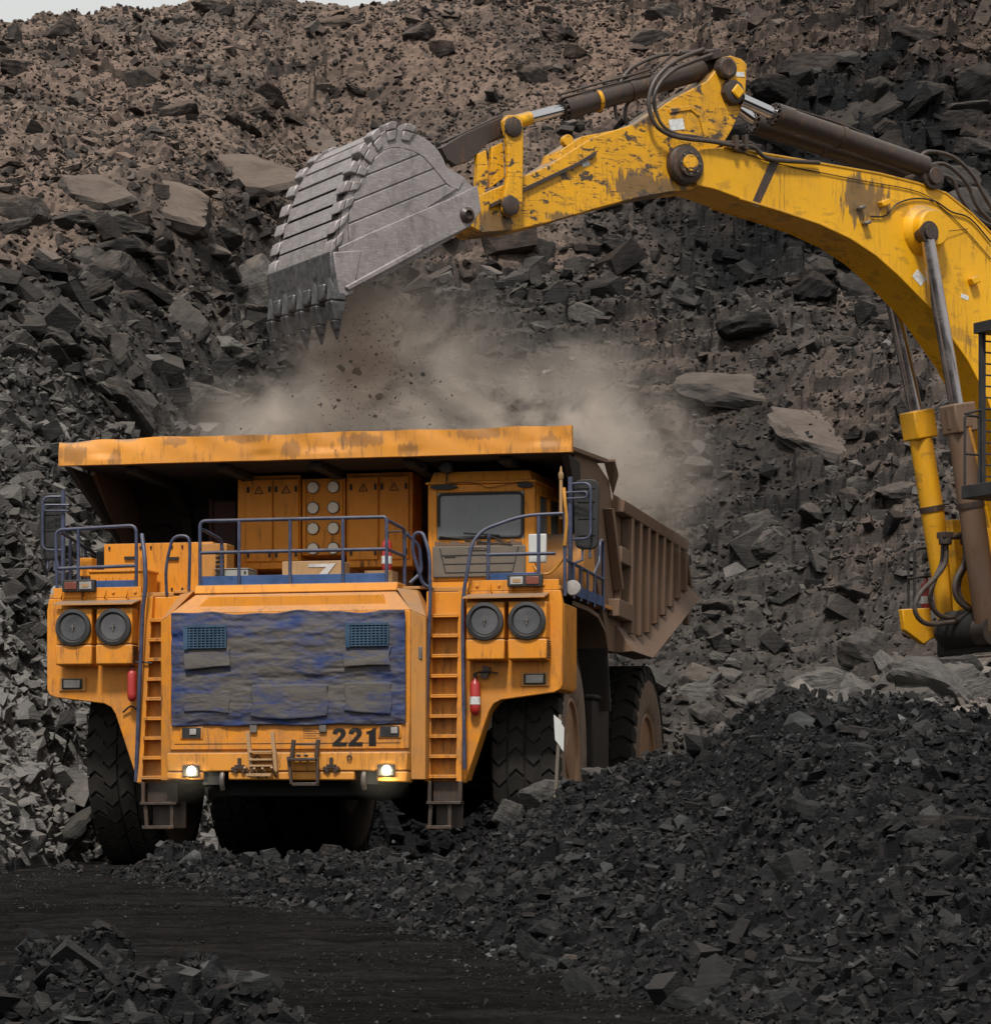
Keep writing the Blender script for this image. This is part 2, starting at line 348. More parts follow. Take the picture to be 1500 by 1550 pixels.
def gauss(x, y, cx, cy, rx, ry): return np.exp(-((x-cx)/rx)**2 - ((y-cy)/ry)**2)

TA = math.radians(12.33); TC, TS = math.cos(TA), math.sin(TA); TX, TY = -2.69, 38.73        # where the truck stands
def truck_xy(X, Y): return (X-TX)*TC - (Y-TY)*TS, (X-TX)*TS + (Y-TY)*TC
def ground_h(X, Y): return -.03*(37-np.clip(Y, 6, 37))
SKY_U = [-900, -200, 0, 60, 120, 200, 270, 300, 340, 430, 452, 520, 580, 640, 760, 850, 950, 1000, 1100, 1500, 2600]
SKY_V = [70, 45, 33, 27, 18, 19, 14, 0, -8, -6, 12, 16, 12, -8, -12, 3, 11, 0, -30, -90, -140]
def hill_base(X, Y):
    xt, yt = truck_xy(X, Y)
    g = ground_h(X, Y)
    bench = 1.9*sst(xt, 4.1, 6.8)*sst(Y, 35, 41.5) + .75*gauss(X, Y, 6.0, 41.2, 3.2, 1.2)*sst(xt, 4.1, 5.5) + .5*gauss(X, Y, 3.3, 44, .8, 3.)*sst(xt, 3.9, 4.6)
    Yt = np.interp(X, [-60, -12, -8.4, -7.4, -6.6, -5.6, -4.4, -2.4, 3, 6, 60], [26, 33, 35.5, 37.5, 40.5, 46, 51, 53, 54.5, 55, 55])
    Yc = 86 + 2.2*np.sin(X*.21+1) + 1.3*np.sin(X*.57)
    U = 750 + FOC*X/Yc; zc = H + (V0-np.interp(U, SKY_U, SKY_V))/FOC*Yc
    t = (Y-Yt)/(Yc-Yt)
    pL = np.interp(t, [0, .08, .30, .42, .50, .56, .62, .80, 1, 1.06, 1.5, 3], [0, .085, .30, .45, .50, .60, .63, .80, 1, 1.0, .97, .9])
    pR = np.interp(t, [0, .06, .25, .42, .50, .62, .68, .85, 1, 1.06, 1.5, 3], [0, .10, .30, .52, .56, .76, .80, .92, 1, 1.0, .97, .9])
    w = sst(X+Y*.03, -4, 5); p = pL*(1-w)+pR*w
    z0 = g + bench
    return z0 + (zc-z0)*np.maximum(p, 0), t, bench, xt, yt
def hill_h(X, Y):
    z, t, bench, xt, yt = hill_base(X, Y)
    rough = np.clip(t*14, 0, 1)*np.clip(1 - (t-1)*25, .12, 1); rough = np.maximum(rough, sst(bench, .15, .7)*.5)
    crest = 1 - .75*sst(t, .9, .99)
    block = fbm(X*.16, Y*.11, 5, 3); rightup = sst(X, 2, 7)*sst(t, .42, .55)*(1-sst(t, .9, 1.0))
    amp = .45 + 1.0*sst(block, .45, .65) + 1.3*rightup
    d = 2.6*(fbm(X*.13, Y*.13, 3, 4)-.5)*crest*np.clip(t*5, 0, 1)
    d = d + amp*(.20*facet(X, Y, 2.6, 40, .9, .5, .8) + .34*facet(X+50, Y, 1.05, 60, 1.0, .7, .8))*crest
    d = d + (.35+.4*amp)*.7*facet(X, Y+30, .42, 80, 1.2, .8, .85)
    d = d + .38*facet(X+9, Y, .19, 95, 1.2, .9, .9) + .12*(fbm(X*2.2, Y*2.2, 90, 3)-.5)
    z = z + d*rough
    # bedded ledges where the solid rock shows through
    m = sst(fbm(X*.13+4, Y*.16, 44, 3), .42, .54)*np.clip((t-.06)*12, 0, 1)*(1-sst(t, .72, .85)) + .8*sst(X, 3, 7)*sst(t, .42, .5)*(1-sst(t, .85, .92)); m = np.clip(m, 0, 1)*.75
    s_ = .62; q = (z - .16*X + .5*(fbm(X*.5, Y*.5, 46, 3)-.5))/s_; f = q-np.floor(q); tz = (sst(f, .55, 1.) - f)*s_
    q = (z - .19*X + .4*(fbm(X*.7, Y*.7, 48, 3)-.5))/.26; f = q-np.floor(q); t2 = (sst(f, .5, 1.) - f)*.26
    return z + m*(.8*tz + .6*t2)
# coal heap in front
HR = np.array([(-8,37,-.1),(-4.6,36.5,-.02),(-3.5,35,.13),(-2.7,34.5,.26),(-2.04,34,.36),(-1.41,33.5,.31),(-.6,33.5,.27),(-.37,33.5,.30),(-.04,33,.47),(.36,32.7,.78),(.81,32.5,.98),(1.39,32.5,1.02),(1.84,32,1.12),(2.14,31,1.26),(2.4,30,1.56),(2.71,29,1.75),(3.1,28.5,1.56),(3.42,28,1.60),(3.86,28,1.60),(4.29,28,1.44),(4.67,28,1.40),(6.5,27,1.3),(9,27,1.2),(14,27,.6)])
HT = np.array([(-8,38),(-5.05,35),(-3.86,33.2),(-2.24,28.8),(-.84,25.0),(.23,20.7),(.99,17.6),(1.6,15.8),(3,13),(6,10.5),(14,9)])
def heap_h(X, Y):
    yr = np.interp(X, HR[:, 0], HR[:, 1]); zr = np.interp(X, HR[:, 0], HR[:, 2]); yt = np.interp(X, HT[:, 0], HT[:, 1])
    g = ground_h(X, Y); t = (Y-yt)/np.maximum(yr-yt, .5)
    gt = ground_h(X, yt)
    front = gt + (zr-gt)*np.interp(t, [0, .25, .55, .85, 1.2], [0, .30, .62, .93, 1.06])
    back = zr - .62*(Y-yr)
    front = np.where(t < 0, g-.10, front)
    return np.where(t < 1, front, back), t, g
def heap_z(X, Y):
    h, t, g = heap_h(X, Y)
    r = np.clip(t*6, 0, 1)
    d = .5*(fbm(X*.55, Y*.4, 21, 3)-.5)*np.clip(t*3, 0, 1) + .22*facet(X, Y, .75, 130, .8, .8)*r*(.35+sst(fbm(X*.3, Y*.3, 8, 2), .4, .65)) + .6*facet(X, Y, .26, 150, 1., .9)*r + .5*facet(X, Y, .11, 170, 1.1, .8)*r
    return h + d - .05*(1-r)
def mound_z(X, Y):
    a = np.interp(X, [-9,-5,-3.6,-2.77,-2.55,-2.29,-2.14,-1.84,-1.66,-1.36,-1.1,-.9], [0,.2,.36,.36,.42,.45,.42,.36,.32,.17,.05,0])*np.exp(-((Y-16.5)/.85)**2)
    r = np.clip(a*8, 0, 1)
    return ground_h(X, Y) - .03 + a + r*(.5*facet(X, Y, .42, 230, .9, .8) + .6*facet(X, Y, .15, 250, 1., .9) + .5*facet(X, Y, .07, 270, 1.1, .8))
def road_z(X, Y):
    rut = .10*np.abs(np.sin((X*.42+Y)*1.1+1.5*fbm(X*.3, Y*.3, 33, 2)))*(.4+fbm(X*.8, Y*.8, 37, 3)) * .5
    return ground_h(X, Y) + .10*(fbm(X*.5, Y*.5, 31, 4)-.5) + rut*.6 + .05*(fbm(X*4, Y*5, 35, 3)-.5) + .10*facet(X, Y, .3, 39, .8, .5) - .0

def axis(parts):
    a = []
    for x0, x1, st in parts: a.append(np.arange(x0, x1, st))
    return np.concatenate(a)
def grid_obj(name, xs, ys, zf, mat, attrs=None, **t):
    X, Y = np.meshgrid(xs, ys); Z = zf(X, Y); nx, ny = len(xs), len(ys)
    co = np.stack([X.ravel(), Y.ravel(), Z.ravel()], 1)
    i = np.arange(nx*ny).reshape(ny, nx); q = np.stack([i[:-1, :-1], i[:-1, 1:], i[1:, 1:], i[1:, :-1]], -1).reshape(-1, 4)
    me = np_mesh(name, co, q.ravel(), np.full(len(q), 4), mat)
    for nm, f in (attrs or {}).items():
        me.attributes.new(nm, 'FLOAT', 'POINT').data.foreach_set('value', f(X, Y).ravel().astype(np.float32))
    return tag(link(name, me), **t)
def soil_of(X, Y):
    """how much brown soil and dust lies on the rock (more towards the top of the slope)"""
    z, t, bench, xt, yt = hill_base(X, Y); n = fbm(X*.22, Y*.16, 12, 5, .6); n2 = fbm(X*.6, Y*.45, 14, 4)
    top = sst(t + (n-.5)*.5, .46, .68); dark = sst(n2, .52, .66)*sst(t, .45, .6)*.65
    rightmid = sst(X, 1, 4)*sst(.45-t, 0, .15)*.38*sst(n, .35, .6)
    rightup = sst(X-.02*Y, 2, 6)*sst(t, .45, .55)*(1-sst(t, .84, .93))*.55
    floor = sst(X, -4.6, -3.6)*(1-sst(X, 2.6, 3.6))*(1-sst(t, .06, .16))  # shadow behind the truck painted in: brown soil fades out there
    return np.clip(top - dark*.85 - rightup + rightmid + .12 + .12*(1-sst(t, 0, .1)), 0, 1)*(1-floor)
def tone_of(X, Y):
    z, t, bench, xt, yt = hill_base(X, Y); n = fbm(X*.3, Y*.22, 17, 4)
    light = (.36+.56*sst(-X, 3., 4.5))*(1-sst(t+(n-.5)*.3, .06+.02*sst(-X,3,5), .22+.16*sst(-X,3,5)))*(1-sst(X,-3.9,-3.2)*(1-sst(X,3.2,4.2)))              # pale broken rock at the foot
    mid = .31 + .04*sst(X, 0, 5)*(1-sst(t, .4, .55)) + .48*sst(bench, .4, 1.2)*(1-sst(t, .0, .03)) - .14*sst(t, .4, .6)*sst(X, 1, 5)
    floor = sst(X, -4.2, -3.4)*(1-sst(X, 2.6, 3.6))*(1-sst(t, .06, .16))  # shadow behind the truck put into the tone, hill foot near black
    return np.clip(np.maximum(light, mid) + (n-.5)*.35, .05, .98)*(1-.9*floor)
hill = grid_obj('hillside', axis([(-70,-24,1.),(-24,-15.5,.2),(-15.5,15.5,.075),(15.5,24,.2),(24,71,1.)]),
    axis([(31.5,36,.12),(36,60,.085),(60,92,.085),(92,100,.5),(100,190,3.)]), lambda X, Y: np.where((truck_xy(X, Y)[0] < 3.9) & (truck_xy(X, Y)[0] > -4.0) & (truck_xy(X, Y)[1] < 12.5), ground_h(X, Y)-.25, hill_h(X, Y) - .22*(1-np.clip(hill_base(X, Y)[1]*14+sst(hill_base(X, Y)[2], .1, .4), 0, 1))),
    M['rock'], {'tone': lambda X, Y: np.maximum(tone_of(X, Y)-.07*(1-sst(-X, 3.5, 4.5)), .02), 'soil': soil_of}, kind='structure')  # sheet toned down below its stones to paint in crevice shade
ground = grid_obj('ground', axis([(-400,-40,20.),(-40,-9,1.),(-9,9,.09),(9,40,1.),(40,401,20.)]), axis([(-400,-20,20.),(-20,12,2.),(12,40,.09),(40,60,1.),(60,401,20.)]), road_z, M['road'], kind='structure')
heap = grid_obj('coal_heap', axis([(-6,7.2,.04),(7.2,14,.2)]), axis([(9,14,.1),(14,34,.04),(34,37.5,.1)]), heap_z, M['coal'],
    {'tone': lambda X, Y: np.clip(.0+.10*(fbm(X*.8, Y*.8, 51, 4)-.5), .02, 1), 'soil': lambda X, Y: X*0+.03},  # fine coal dust, darkened further as painted shade between the lumps
    label='long heap of broken black coal between the road and the truck', cat='coal heap')
mound = grid_obj('coal_mound', axis([(-8,-.9,.03)]), axis([(13.5,19.2,.03)]), mound_z, M['coal'],
    {'tone': lambda X, Y: np.clip(.07+.2*(fbm(X*.8, Y*.8, 55, 4)-.5), .02, 1), 'soil': lambda X, Y: X*0+.03},
    label='small mound of dark coal lumps on the near side of the road, bottom left corner', cat='coal heap')

# ---------------------------------------------------------------- loose rock
rs = np.random.RandomState(7)
def hull_proto(seed, npts=12, flat=1.0):
    r = np.random.RandomState(seed)
    if seed % 3:      # broken slab or block: jittered box with knocked off corners
        b = np.array([(x, y, z) for x in (-1, 1) for y in (-1, 1) for z in (-1, 1)], float)*np.array([.85, .62, .5*flat+.12]); p = b*(1+r.uniform(-.38, .12, (8, 3)))
        cut = r.randint(0, 8, 3); e = [p[c]*np.array([.55, 1, 1]) for c in cut]+[p[c]*np.array([1, .6, 1.02]) for c in cut]; p = np.concatenate([np.delete(p, cut[:1], 0), e])+r.normal(0, .04, (len(e)+7, 3))
    else:
        p = r.normal(size=(npts+5, 3)); p /= np.linalg.norm(p, axis=1)[:, None]; p *= r.uniform(.7, .95, (npts+5, 1)); p[:, 2] *= flat
    bm = bmesh.new(); [bm.verts.new(v) for v in p]; g = bmesh.ops.convex_hull(bm, input=bm.verts[:])
    bmesh.ops.delete(bm, geom=[v for v in bm.verts if not v.link_faces], context='VERTS'); bmesh.ops.dissolve_limit(bm, angle_limit=.22, verts=bm.verts[:], edges=bm.edges[:])
    bmesh.ops.triangulate(bm, faces=bm.faces[:]); bm.verts.index_update()
    V = np.array([v.co[:] for v in bm.verts], np.float32); F = np.array([[v.index for v in f.verts] for f in bm.faces], np.int32); bm.free(); return V, F
PROTO = [hull_proto(100+i, 9+i % 6, (1., .75, .5)[i % 3]) for i in range(24)]
def rand_rot(n, tilt=1.0):
    q = rs.normal(size=(n, 4)); q[:, 1:3] *= tilt; q /= np.linalg.norm(q, axis=1)[:, None]; w, x, y, z = q.T
    return np.stack([1-2*(y*y+z*z), 2*(x*y-z*w), 2*(x*z+y*w), 2*(x*y+z*w), 1-2*(x*x+z*z), 2*(y*z-x*w), 2*(x*z-y*w), 2*(y*z+x*w), 1-2*(x*x+y*y)], 1).reshape(n, 3, 3)
def scatter(name, P, S, tone, soil, mat, parent=None, tilt=1.0, stretch=(.6, 1.5), **t):
    n = len(P); R = rand_rot(n, tilt); sc = rs.uniform(*stretch, (n, 3))*S[:, None]*.55; sc[:, 2] *= .75; which = rs.randint(0, len(PROTO), n)
    Vs, Fs, To, So = [], [], [], []; off = 0
    for k in range(len(PROTO)):
        ix = np.where(which == k)[0]; V, F = PROTO[k]; m = len(ix)
        if not m: continue
        v = np.einsum('nij,nvj->nvi', R[ix], V[None]*sc[ix][:, None, :]) + P[ix][:, None, :]
        Vs.append(v.reshape(-1, 3)); Fs.append((F[None]+(np.arange(m)*len(V))[:, None, None]+off).reshape(-1, 3)); off += m*len(V)
        To.append(np.repeat(tone[ix], len(V))); So.append(np.repeat(soil[ix], len(V)))
    F = np.concatenate(Fs); me = np_mesh(name, np.concatenate(Vs), F.ravel(), np.full(len(F), 3), mat)
    me.attributes.new('tone', 'FLOAT', 'POINT').data.foreach_set('value', np.concatenate(To).astype(np.float32)); me.attributes.new('soil', 'FLOAT', 'POINT').data.foreach_set('value', np.concatenate(So).astype(np.float32))
    return tag(link(name, me, parent), **t)
def sizes(n, lo, hi, p=2.2): u = rs.rand(n); return lo*(1-u*(1-(lo/hi)**p))**(-1/p)
def free_of_truck(X, Y, m=0.0):
    a, b = truck_xy(X, Y); return ~((np.abs(a) < 3.75+m) & (b > -.5) & (b < 12.6)) 
# slope
def hill_rocks(n, x0, x1, y0, y1, lo, hi, keep, p=2.2, dt=0.):
    X = rs.uniform(x0, x1, n); Y = rs.uniform(y0, y1, n); z, t, bench, xt, yt = hill_base(X, Y)
    S = sizes(n, lo, hi, p)
    ok = keep(X, Y, t, bench, S) & free_of_truck(X, Y) & (np.abs(X) < Y*.20) & ((t > .005) | (bench > .15)); X, Y, S = X[ok], Y[ok], S[ok]
    Z = hill_h(X, Y) + S*.10; to = np.clip(tone_of(X, Y) + rs.normal(0, .17, len(X)) + dt, .03, 1); so = soil_of(X, Y)*rs.uniform(.35, 1.0, len(X))
    return np.stack([X, Y, Z], 1), S, to, so
def cl(X, Y, seed=71, a=.42, b=.6): return sst(fbm(X*.35, Y*.28, seed, 4), a, b)
parts = [hill_rocks(44000, -17, 17, 40, 90, .10, .55, lambda X, Y, t, b, S: (rs.rand(len(X)) < .12+.88*cl(X, Y)) & (t < .99) & (rs.rand(len(X)) < 1-.8*soil_of(X, Y))),
         hill_rocks(5000, -17, 17, 44, 90, .30, .9, lambda X, Y, t, b, S: (rs.rand(len(X)) < 1-.75*sst(X, .5, 2.5)*(1-sst(t, .36, .46))) & (rs.rand(len(X)) < .04+.96*cl(X, Y, 75)) & (t < .975) & (rs.rand(len(X)) < 1-.85*soil_of(X, Y)), 2.6, -.04),
         hill_rocks(80000, -17, 17, 48, 90, .05, .20, lambda X, Y, t, b, S: (t < 1.0)),
         hill_rocks(30000, -10, -3, 34, 62, .09, .42, lambda X, Y, t, b, S: (t < .35), 2.2, .20),
         hill_rocks(20000, 1, 11, 35, 56, .07, .5, lambda X, Y, t, b, S: (t < .1) & ((b > .12)), 2.0, .08)]
PP = [np.concatenate(z) for z in zip(*parts)]
scatter('slope_rubble', *PP, M['rock'], tilt=.38, stretch=(.55, 1.8), kind='stuff', label='broken grey and brown rock covering the quarry slope', cat='rubble')
# coal
def on_heap(n, lo, hi, p, zf, x0, x1, y0, y1, keep, th=.16, sd=.13):
    X = rs.uniform(x0, x1, n); Y = rs.uniform(y0, y1, n); S = sizes(n, lo, hi, p); ok = keep(X, Y); X, Y, S = X[ok], Y[ok], S[ok]
    return np.stack([X, Y, zf(X, Y)+S*.12], 1), S, np.clip(th-.03+rs.normal(0, .05, len(X))+np.abs(rs.normal(0, sd*1.7, len(X)))*(rs.rand(len(X))<.42)+S*.4, .02, .85), rs.uniform(0, .12, len(X))
inh = lambda X, Y: (lambda r: (r[1] > -.04-.10*rs.rand(len(X))**2) & (r[1] < 1.35) & (np.abs(X) < Y*.19))(heap_h(X, Y))
A = [on_heap(150000, .028, .15, 2.1, heap_z, -5.5, 7, 11.5, 37, inh), on_heap(900, .13, .36, 2.6, heap_z, -4.5, 7, 13, 36, lambda X, Y: inh(X, Y) & (rs.rand(len(X)) < .3+.7*cl(X*2, Y*2, 79)))]
PP = [np.concatenate(z) for z in zip(*A)]
scatter('coal_lumps', *PP, M['coal'], kind='stuff', label='loose black coal lumps lying over the long heap', cat='coal')
inm = lambda X, Y: mound_z(X, Y) > ground_h(X, Y)+.03
A = [on_heap(20000, .02, .10, 1.9, mound_z, -4.2, -.9, 14.8, 18.4, inm), on_heap(1300, .08, .22, 2.6, mound_z, -4.2, -1, 15.2, 18, inm)]
PP = [np.concatenate(z) for z in zip(*A)]
scatter('mound_lumps', *PP, M['coal'], kind='stuff', label='loose coal lumps lying over the small near mound', cat='coal')
A = on_heap(60000, .010, .05, 2.3, road_z, -6.5, 4, 16.4, 38, lambda X, Y: (heap_h(X, Y)[1] < .05) & (rs.rand(len(X)) < .05+.5*sst(fbm(X*.9, Y*.5, 61, 3), .45, .65)+.6*sst(-heap_h(X, Y)[1], .4, 0.)), .12, .16)
scatter('road_grit', *A, M['coal'], kind='stuff', label='fine coal grit scattered on the black haul road', cat='gravel')
X = rs.uniform(-7, 2, 700); Y = rs.uniform(36, 51, 700); S = sizes(700, .05, .3, 2.4)
scatter('haul_floor_stones', np.stack([X, Y, ground_h(X, Y)+S*.1], 1), S, rs.uniform(.1, .4, 700), rs.uniform(0, .2, 700), M['rock'], kind='stuff', label='small stones on the dark floor beneath and behind the truck', cat='gravel')

# boulders one can point at: faceted, layered
def boulder_mesh(seed, sub=4, planes=15, flat=.7, layer=.03):
    r = np.random.RandomState(seed); bm = bmesh.new(); bmesh.ops.create_icosphere(bm, subdivisions=sub, radius=1)
    V = np.array([v.co[:] for v in bm.verts]); F = np.array([[v.index for v in f.verts] for f in bm.faces]); bm.free()
    n = r.normal(size=(planes, 3)); n /= np.linalg.norm(n, axis=1)[:, None]; n = np.concatenate([n, [[0, 0, 1], [0, 0, -1]]]); d = r.uniform(.55, .95, len(n)); d[-2:] = flat
    dots = V @ n.T; rad = np.where(dots > .05, d/np.maximum(dots, .05), 9).min(1); rad = np.minimum(rad, 1.25)
    P = V*rad[:, None]
    nz = vnoise(P[:, 0]*5+P[:, 2]*3+9, P[:, 1]*5+P[:, 2]*2+9, seed % 50)-.5; ly = np.sign(np.sin(P[:, 2]*17+P[:, 0]*2+3*vnoise(P[:, 0]*2+9, P[:, 1]*2+9, 3)))*layer*vnoise(P[:, 0]*3+5, P[:, 1]*3+5, 4)
    P = P*(1+.07*nz+ly)[:, None]
    me = np_mesh('boulder', P, F.ravel(), np.full(len(F), 3)); return me
BM = []
for i in range(10):
    for mt in ('rock', 'coal'):
        me = boulder_mesh(300+i, 4, 9+i, (.7, .45, .3, .6)[i % 4]); me.materials.append(M[mt]); BM.append(me)
def boulder(name, label, loc, size, rot=(0, 0, 0), proto=0, mt='rock', tone=.4, soil=.3, group=None, cat='boulder'):
    me = BM[(proto % 10)*2+(mt == 'coal')]
    me = me.copy()
    for nm, v in (('tone', tone), ('soil', soil)): me.attributes.new(nm, 'FLOAT', 'POINT').data.foreach_set('value', np.full(len(me.vertices), v, np.float32))
    o = link(name, me); o.location = loc; o.rotation_euler = rot; o.scale = (size[0]/2, size[1]/2, size[2]/2)
    return tag(o, label, cat, group)
def ray(u, v, Y): return Vector(((u-750)*Y/FOC, Y, H+(V0-v)*Y/FOC))
def hit(u, v, zf, y0, y1):
    Y = np.arange(y0, y1, .05); X = (u-750)*Y/FOC; Z = H+(V0-v)*Y/FOC; h = zf(X, Y); k = np.where(h > Z)[0]
    i = k[0] if len(k) else len(Y)-1; return Vector((X[i], Y[i], Z[i]))
HL = lambda u, v: hit(u, v, hill_h, 37, 92)
HP = lambda u, v: hit(u, v, lambda X, Y: heap_h(X, Y)[0], 12, 34)
def mpx(p, px): return px*p[1]/FOC
def hb(label, u, v, w, h, proto, rot, tone, soil, name='boulder', on=HL, mt='rock', depth=.8, cat='boulder', push=.12):
    p = on(u, v); W = mpx(p, w)*1.05; Hh = mpx(p, h)*1.25; p = p + Vector((0, W*push, 0))
    if proto in (1, 2, 6) and on is HL and p[2] > 3: rot = (rot[0]+.7, rot[1], rot[2]*.3); p = p - Vector((0, W*push*.6, 0))
    return boulder(name, label, p, (W, W*depth, Hh), rot, proto, mt, tone, soil, cat=cat)
hb('large pale rounded boulder behind the bucket teeth', 392, 450, 110, 130, 0, (.2, -.5, .3), .72, .35, push=0)
hb('big pointed grey boulder at the foot of the slope left of the excavator platform', 1315, 985, 75, 75, 4, (.1, .3, .5), .60, .2)
hb('flat pale slab lying in front of the excavator track', 1385, 1008, 90, 34, 2, (0, .05, .1), .62, .2, name='rock_slab', cat='slab')
hb('long dark boulder directly right of the rear wheel', 1060, 1030, 85, 42, 1, (0, .12, .2), .42, .3)
hb('pale slab leaning between the rear wheel and the coal heap', 1075, 1085, 55, 80, 6, (.2, .6, .4), .55, .2, name='rock_slab', cat='slab')
hb('tall pale slab standing on edge beside the rear wheel', 1098, 1120, 62, 85, 2, (.3, .9, .4), .58, .15, name='rock_slab', cat='slab')
hb('whitish flat rock on the slope above the dump bed corner', 335, 520, 50, 30, 3, (0, .1, .3), .9, .3)
hb('layered rock ledge with vertical cracks on the right part of the slope', 1255, 660, 250, 62, 2, (0, .16, .05), .52, .45, name='rock_ledge', cat='rock ledge', depth=.5)
hb('broad cracked ledge above the layered one, right of the dust', 1130, 590, 170, 60, 6, (0, .14, .1), .42, .35, name='rock_ledge', cat='rock ledge', depth=.5)
hb('pale tilted slab resting against the cracked ledge', 1300, 585, 85, 26, 2, (0, -.5, .1), .62, .2, name='rock_slab', cat='slab')
hb('pale loose block in the middle of the gravelly slope', 1258, 717, 42, 28, 4, (0, .2, .2), .68, .2)
hb('grey pointed rock in the gully behind the bed', 1145, 790, 60, 44, 5, (0, -.4, .2), .55, .25)
hb('smooth brown slab at the far left of the middle slope', 130, 292, 120, 75, 2, (.1, .1, .2), .46, .6, name='rock_slab', cat='slab', depth=.6)
hb('wide brown ledge falling away to the right on the left slope', 250, 308, 220, 95, 6, (.1, .28, .1), .46, .7, name='rock_ledge', cat='rock ledge', depth=.5)
hb('dark ledge at the left edge below the brown slab', 30, 330, 130, 90, 7, (0, .1, 0), .32, .45, name='rock_ledge', cat='rock ledge', depth=.6)
hb('layered dark ledge just left of the bucket', 345, 262, 200, 60, 2, (0, .06, .1), .34, .6, name='rock_ledge', cat='rock ledge', depth=.5)
hb('narrow tilted slab sticking out above the bucket', 470, 208, 85, 22, 2, (0, .25, .1), .45, .6, name='rock_slab', cat='slab')
hb('brown rock knob standing on the skyline', 325, 14, 60, 30, 0, (0, .1, .2), .40, .95)
hb('grey block on the skyline near the top centre', 1010, 22, 55, 40, 4, (0, .2, .4), .35, .35)
hb('dark thin slab poking up at the top right of the slope', 1345, 8, 30, 26, 2, (0, -.7, .1), .2, .3, name='rock_slab', cat='slab')
hb('dark square block beside the arm cylinder on the slope', 808, 118, 45, 40, 4, (.1, .4, .3), .18, .4)
hb('sharp dark block below the excavator stick', 815, 378, 55, 62, 5, (.1, .2, .3), .34, .15)
hb('wedge of dark rock next to the sharp block under the stick', 935, 378, 70, 42, 8, (0, .1, .3), .30, .15)
hb('broad dark slab in the upper right rock face', 1330, 165, 110, 70, 6, (.1, -.5, .1), .22, .15, name='rock_slab', cat='slab', depth=.6)
hb('dark slab below the broad one beside the arm cylinders', 1255, 185, 120, 50, 2, (.1, -.4, .1), .20, .15, name='rock_slab', cat='slab', depth=.6)
hb('dark block at the right edge of the upper rock face', 1420, 150, 90, 60, 7, (0, .2, .2), .22, .15, depth=.7)
hb('dark jagged knob high on the right rock face', 1385, 60, 80, 60, 9, (0, .1, .2), .14, .2)
hb('blocky dark outcrop above the arm cylinders', 1240, 100, 110, 55, 3, (0, .1, .1), .18, .2, depth=.6)
hb('flat tilted slab at the foot of the left slope beside the front wheel', 95, 1265, 100, 60, 2, (.1, -.7, .3), .50, .1, name='rock_slab', cat='slab')
hb('grey block on the left slope level with the left mirror', 40, 800, 60, 45, 5, (.1, .2, .2), .55, .15)
# on or by the coal heap
def pb(label, u, v, w, h, proto, rot, tone, Y=None, soil=.1, mt='coal', name='boulder', cat='boulder', depth=.8):
    p = HP(u, v) if Y is None else ray(u, v, Y); W = mpx(p, w); return boulder(name, label, p, (W, W*depth, mpx(p, h)*1.15), rot, proto, mt, tone, soil, cat=cat)
pb('pale grey boulder at the foot of the marker post', 828, 1205, 74, 60, 4, (0, .1, .3), .66, 32.5, mt='rock')
pb('grey boulder between the two right hand wheels', 905, 1188, 64, 62, 0, (.1, .3, .6), .58, 32.3, mt='rock')
pb('pale flat boulder in front of the rear wheel', 965, 1176, 86, 46, 1, (0, -.15, .3), .66, 32.3, mt='rock')
pb('grey boulder at the left end of the stones round the post', 778, 1236, 60, 56, 7, (0, .4, .3), .58, 32.6, mt='rock')
pb('small boulder below the marker post', 855, 1236, 48, 42, 5, (0, .1, .5), .5, 32.0, mt='rock')
pb('big smooth grey slab in the middle of the long coal heap', 1045, 1290, 72, 62, 4, (.2, -.6, .2), .42, name='rock_slab', cat='slab')
pb('long flat slab low on the long coal heap', 850, 1378, 105, 44, 2, (0, -.35, .2), .40, name='rock_slab', cat='slab')
pb('reddish stone beside the big smooth slab', 1100, 1269, 17, 15, 5, (0, .3, .2), .7, soil=1., cat='stone', name='stone')
pb('brown stone at the toe of the long heap', 865, 1452, 42, 24, 5, (0, .1, .2), .6, soil=.9, cat='stone', name='stone')
pb('grey wedge near the top of the heap ridge', 1030, 1248, 40, 36, 8, (.1, .3, .2), .38)
pb('dark layered coal block at the right edge of the heap', 1440, 1255, 170, 110, 6, (0, .05, .1), .06, depth=.7, name='coal_block', cat='coal block')
pb('second dark coal block half buried left of the layered one', 1340, 1290, 110, 80, 2, (0, .1, .2), .05, depth=.7, name='coal_block', cat='coal block')
pb('dark knobbly block on the highest part of the heap ridge', 1320, 1120, 120, 62, 9, (0, .1, .2), .14)
pb('pale slab behind the heap ridge at the right', 1425, 1102, 62, 32, 2, (0, .2, .2), .62, 29.5, mt='rock', name='rock_slab', cat='slab')
pb('grey flat stone low in the right part of the heap', 1300, 1415, 50, 22, 2, (0, .1, .2), .38, cat='stone', name='stone')
pb('boulder in the shade between the front wheels', 500, 1288, 46, 34, 1, (0, .1, .4), .24, 34.1, mt='rock')
pb('block in the shade under the bumper', 575, 1296, 34, 36, 4, (0, .3, .4), .26, 33.4, mt='rock')
pb('rounded lump on the crest of the small near mound', 185, 1450, 42, 32, 0, (0, .1, .3), .34, 16.5)
pb('flat lump right of the crest of the near mound', 305, 1478, 52, 34, 1, (0, .2, .3), .22, 16.5)
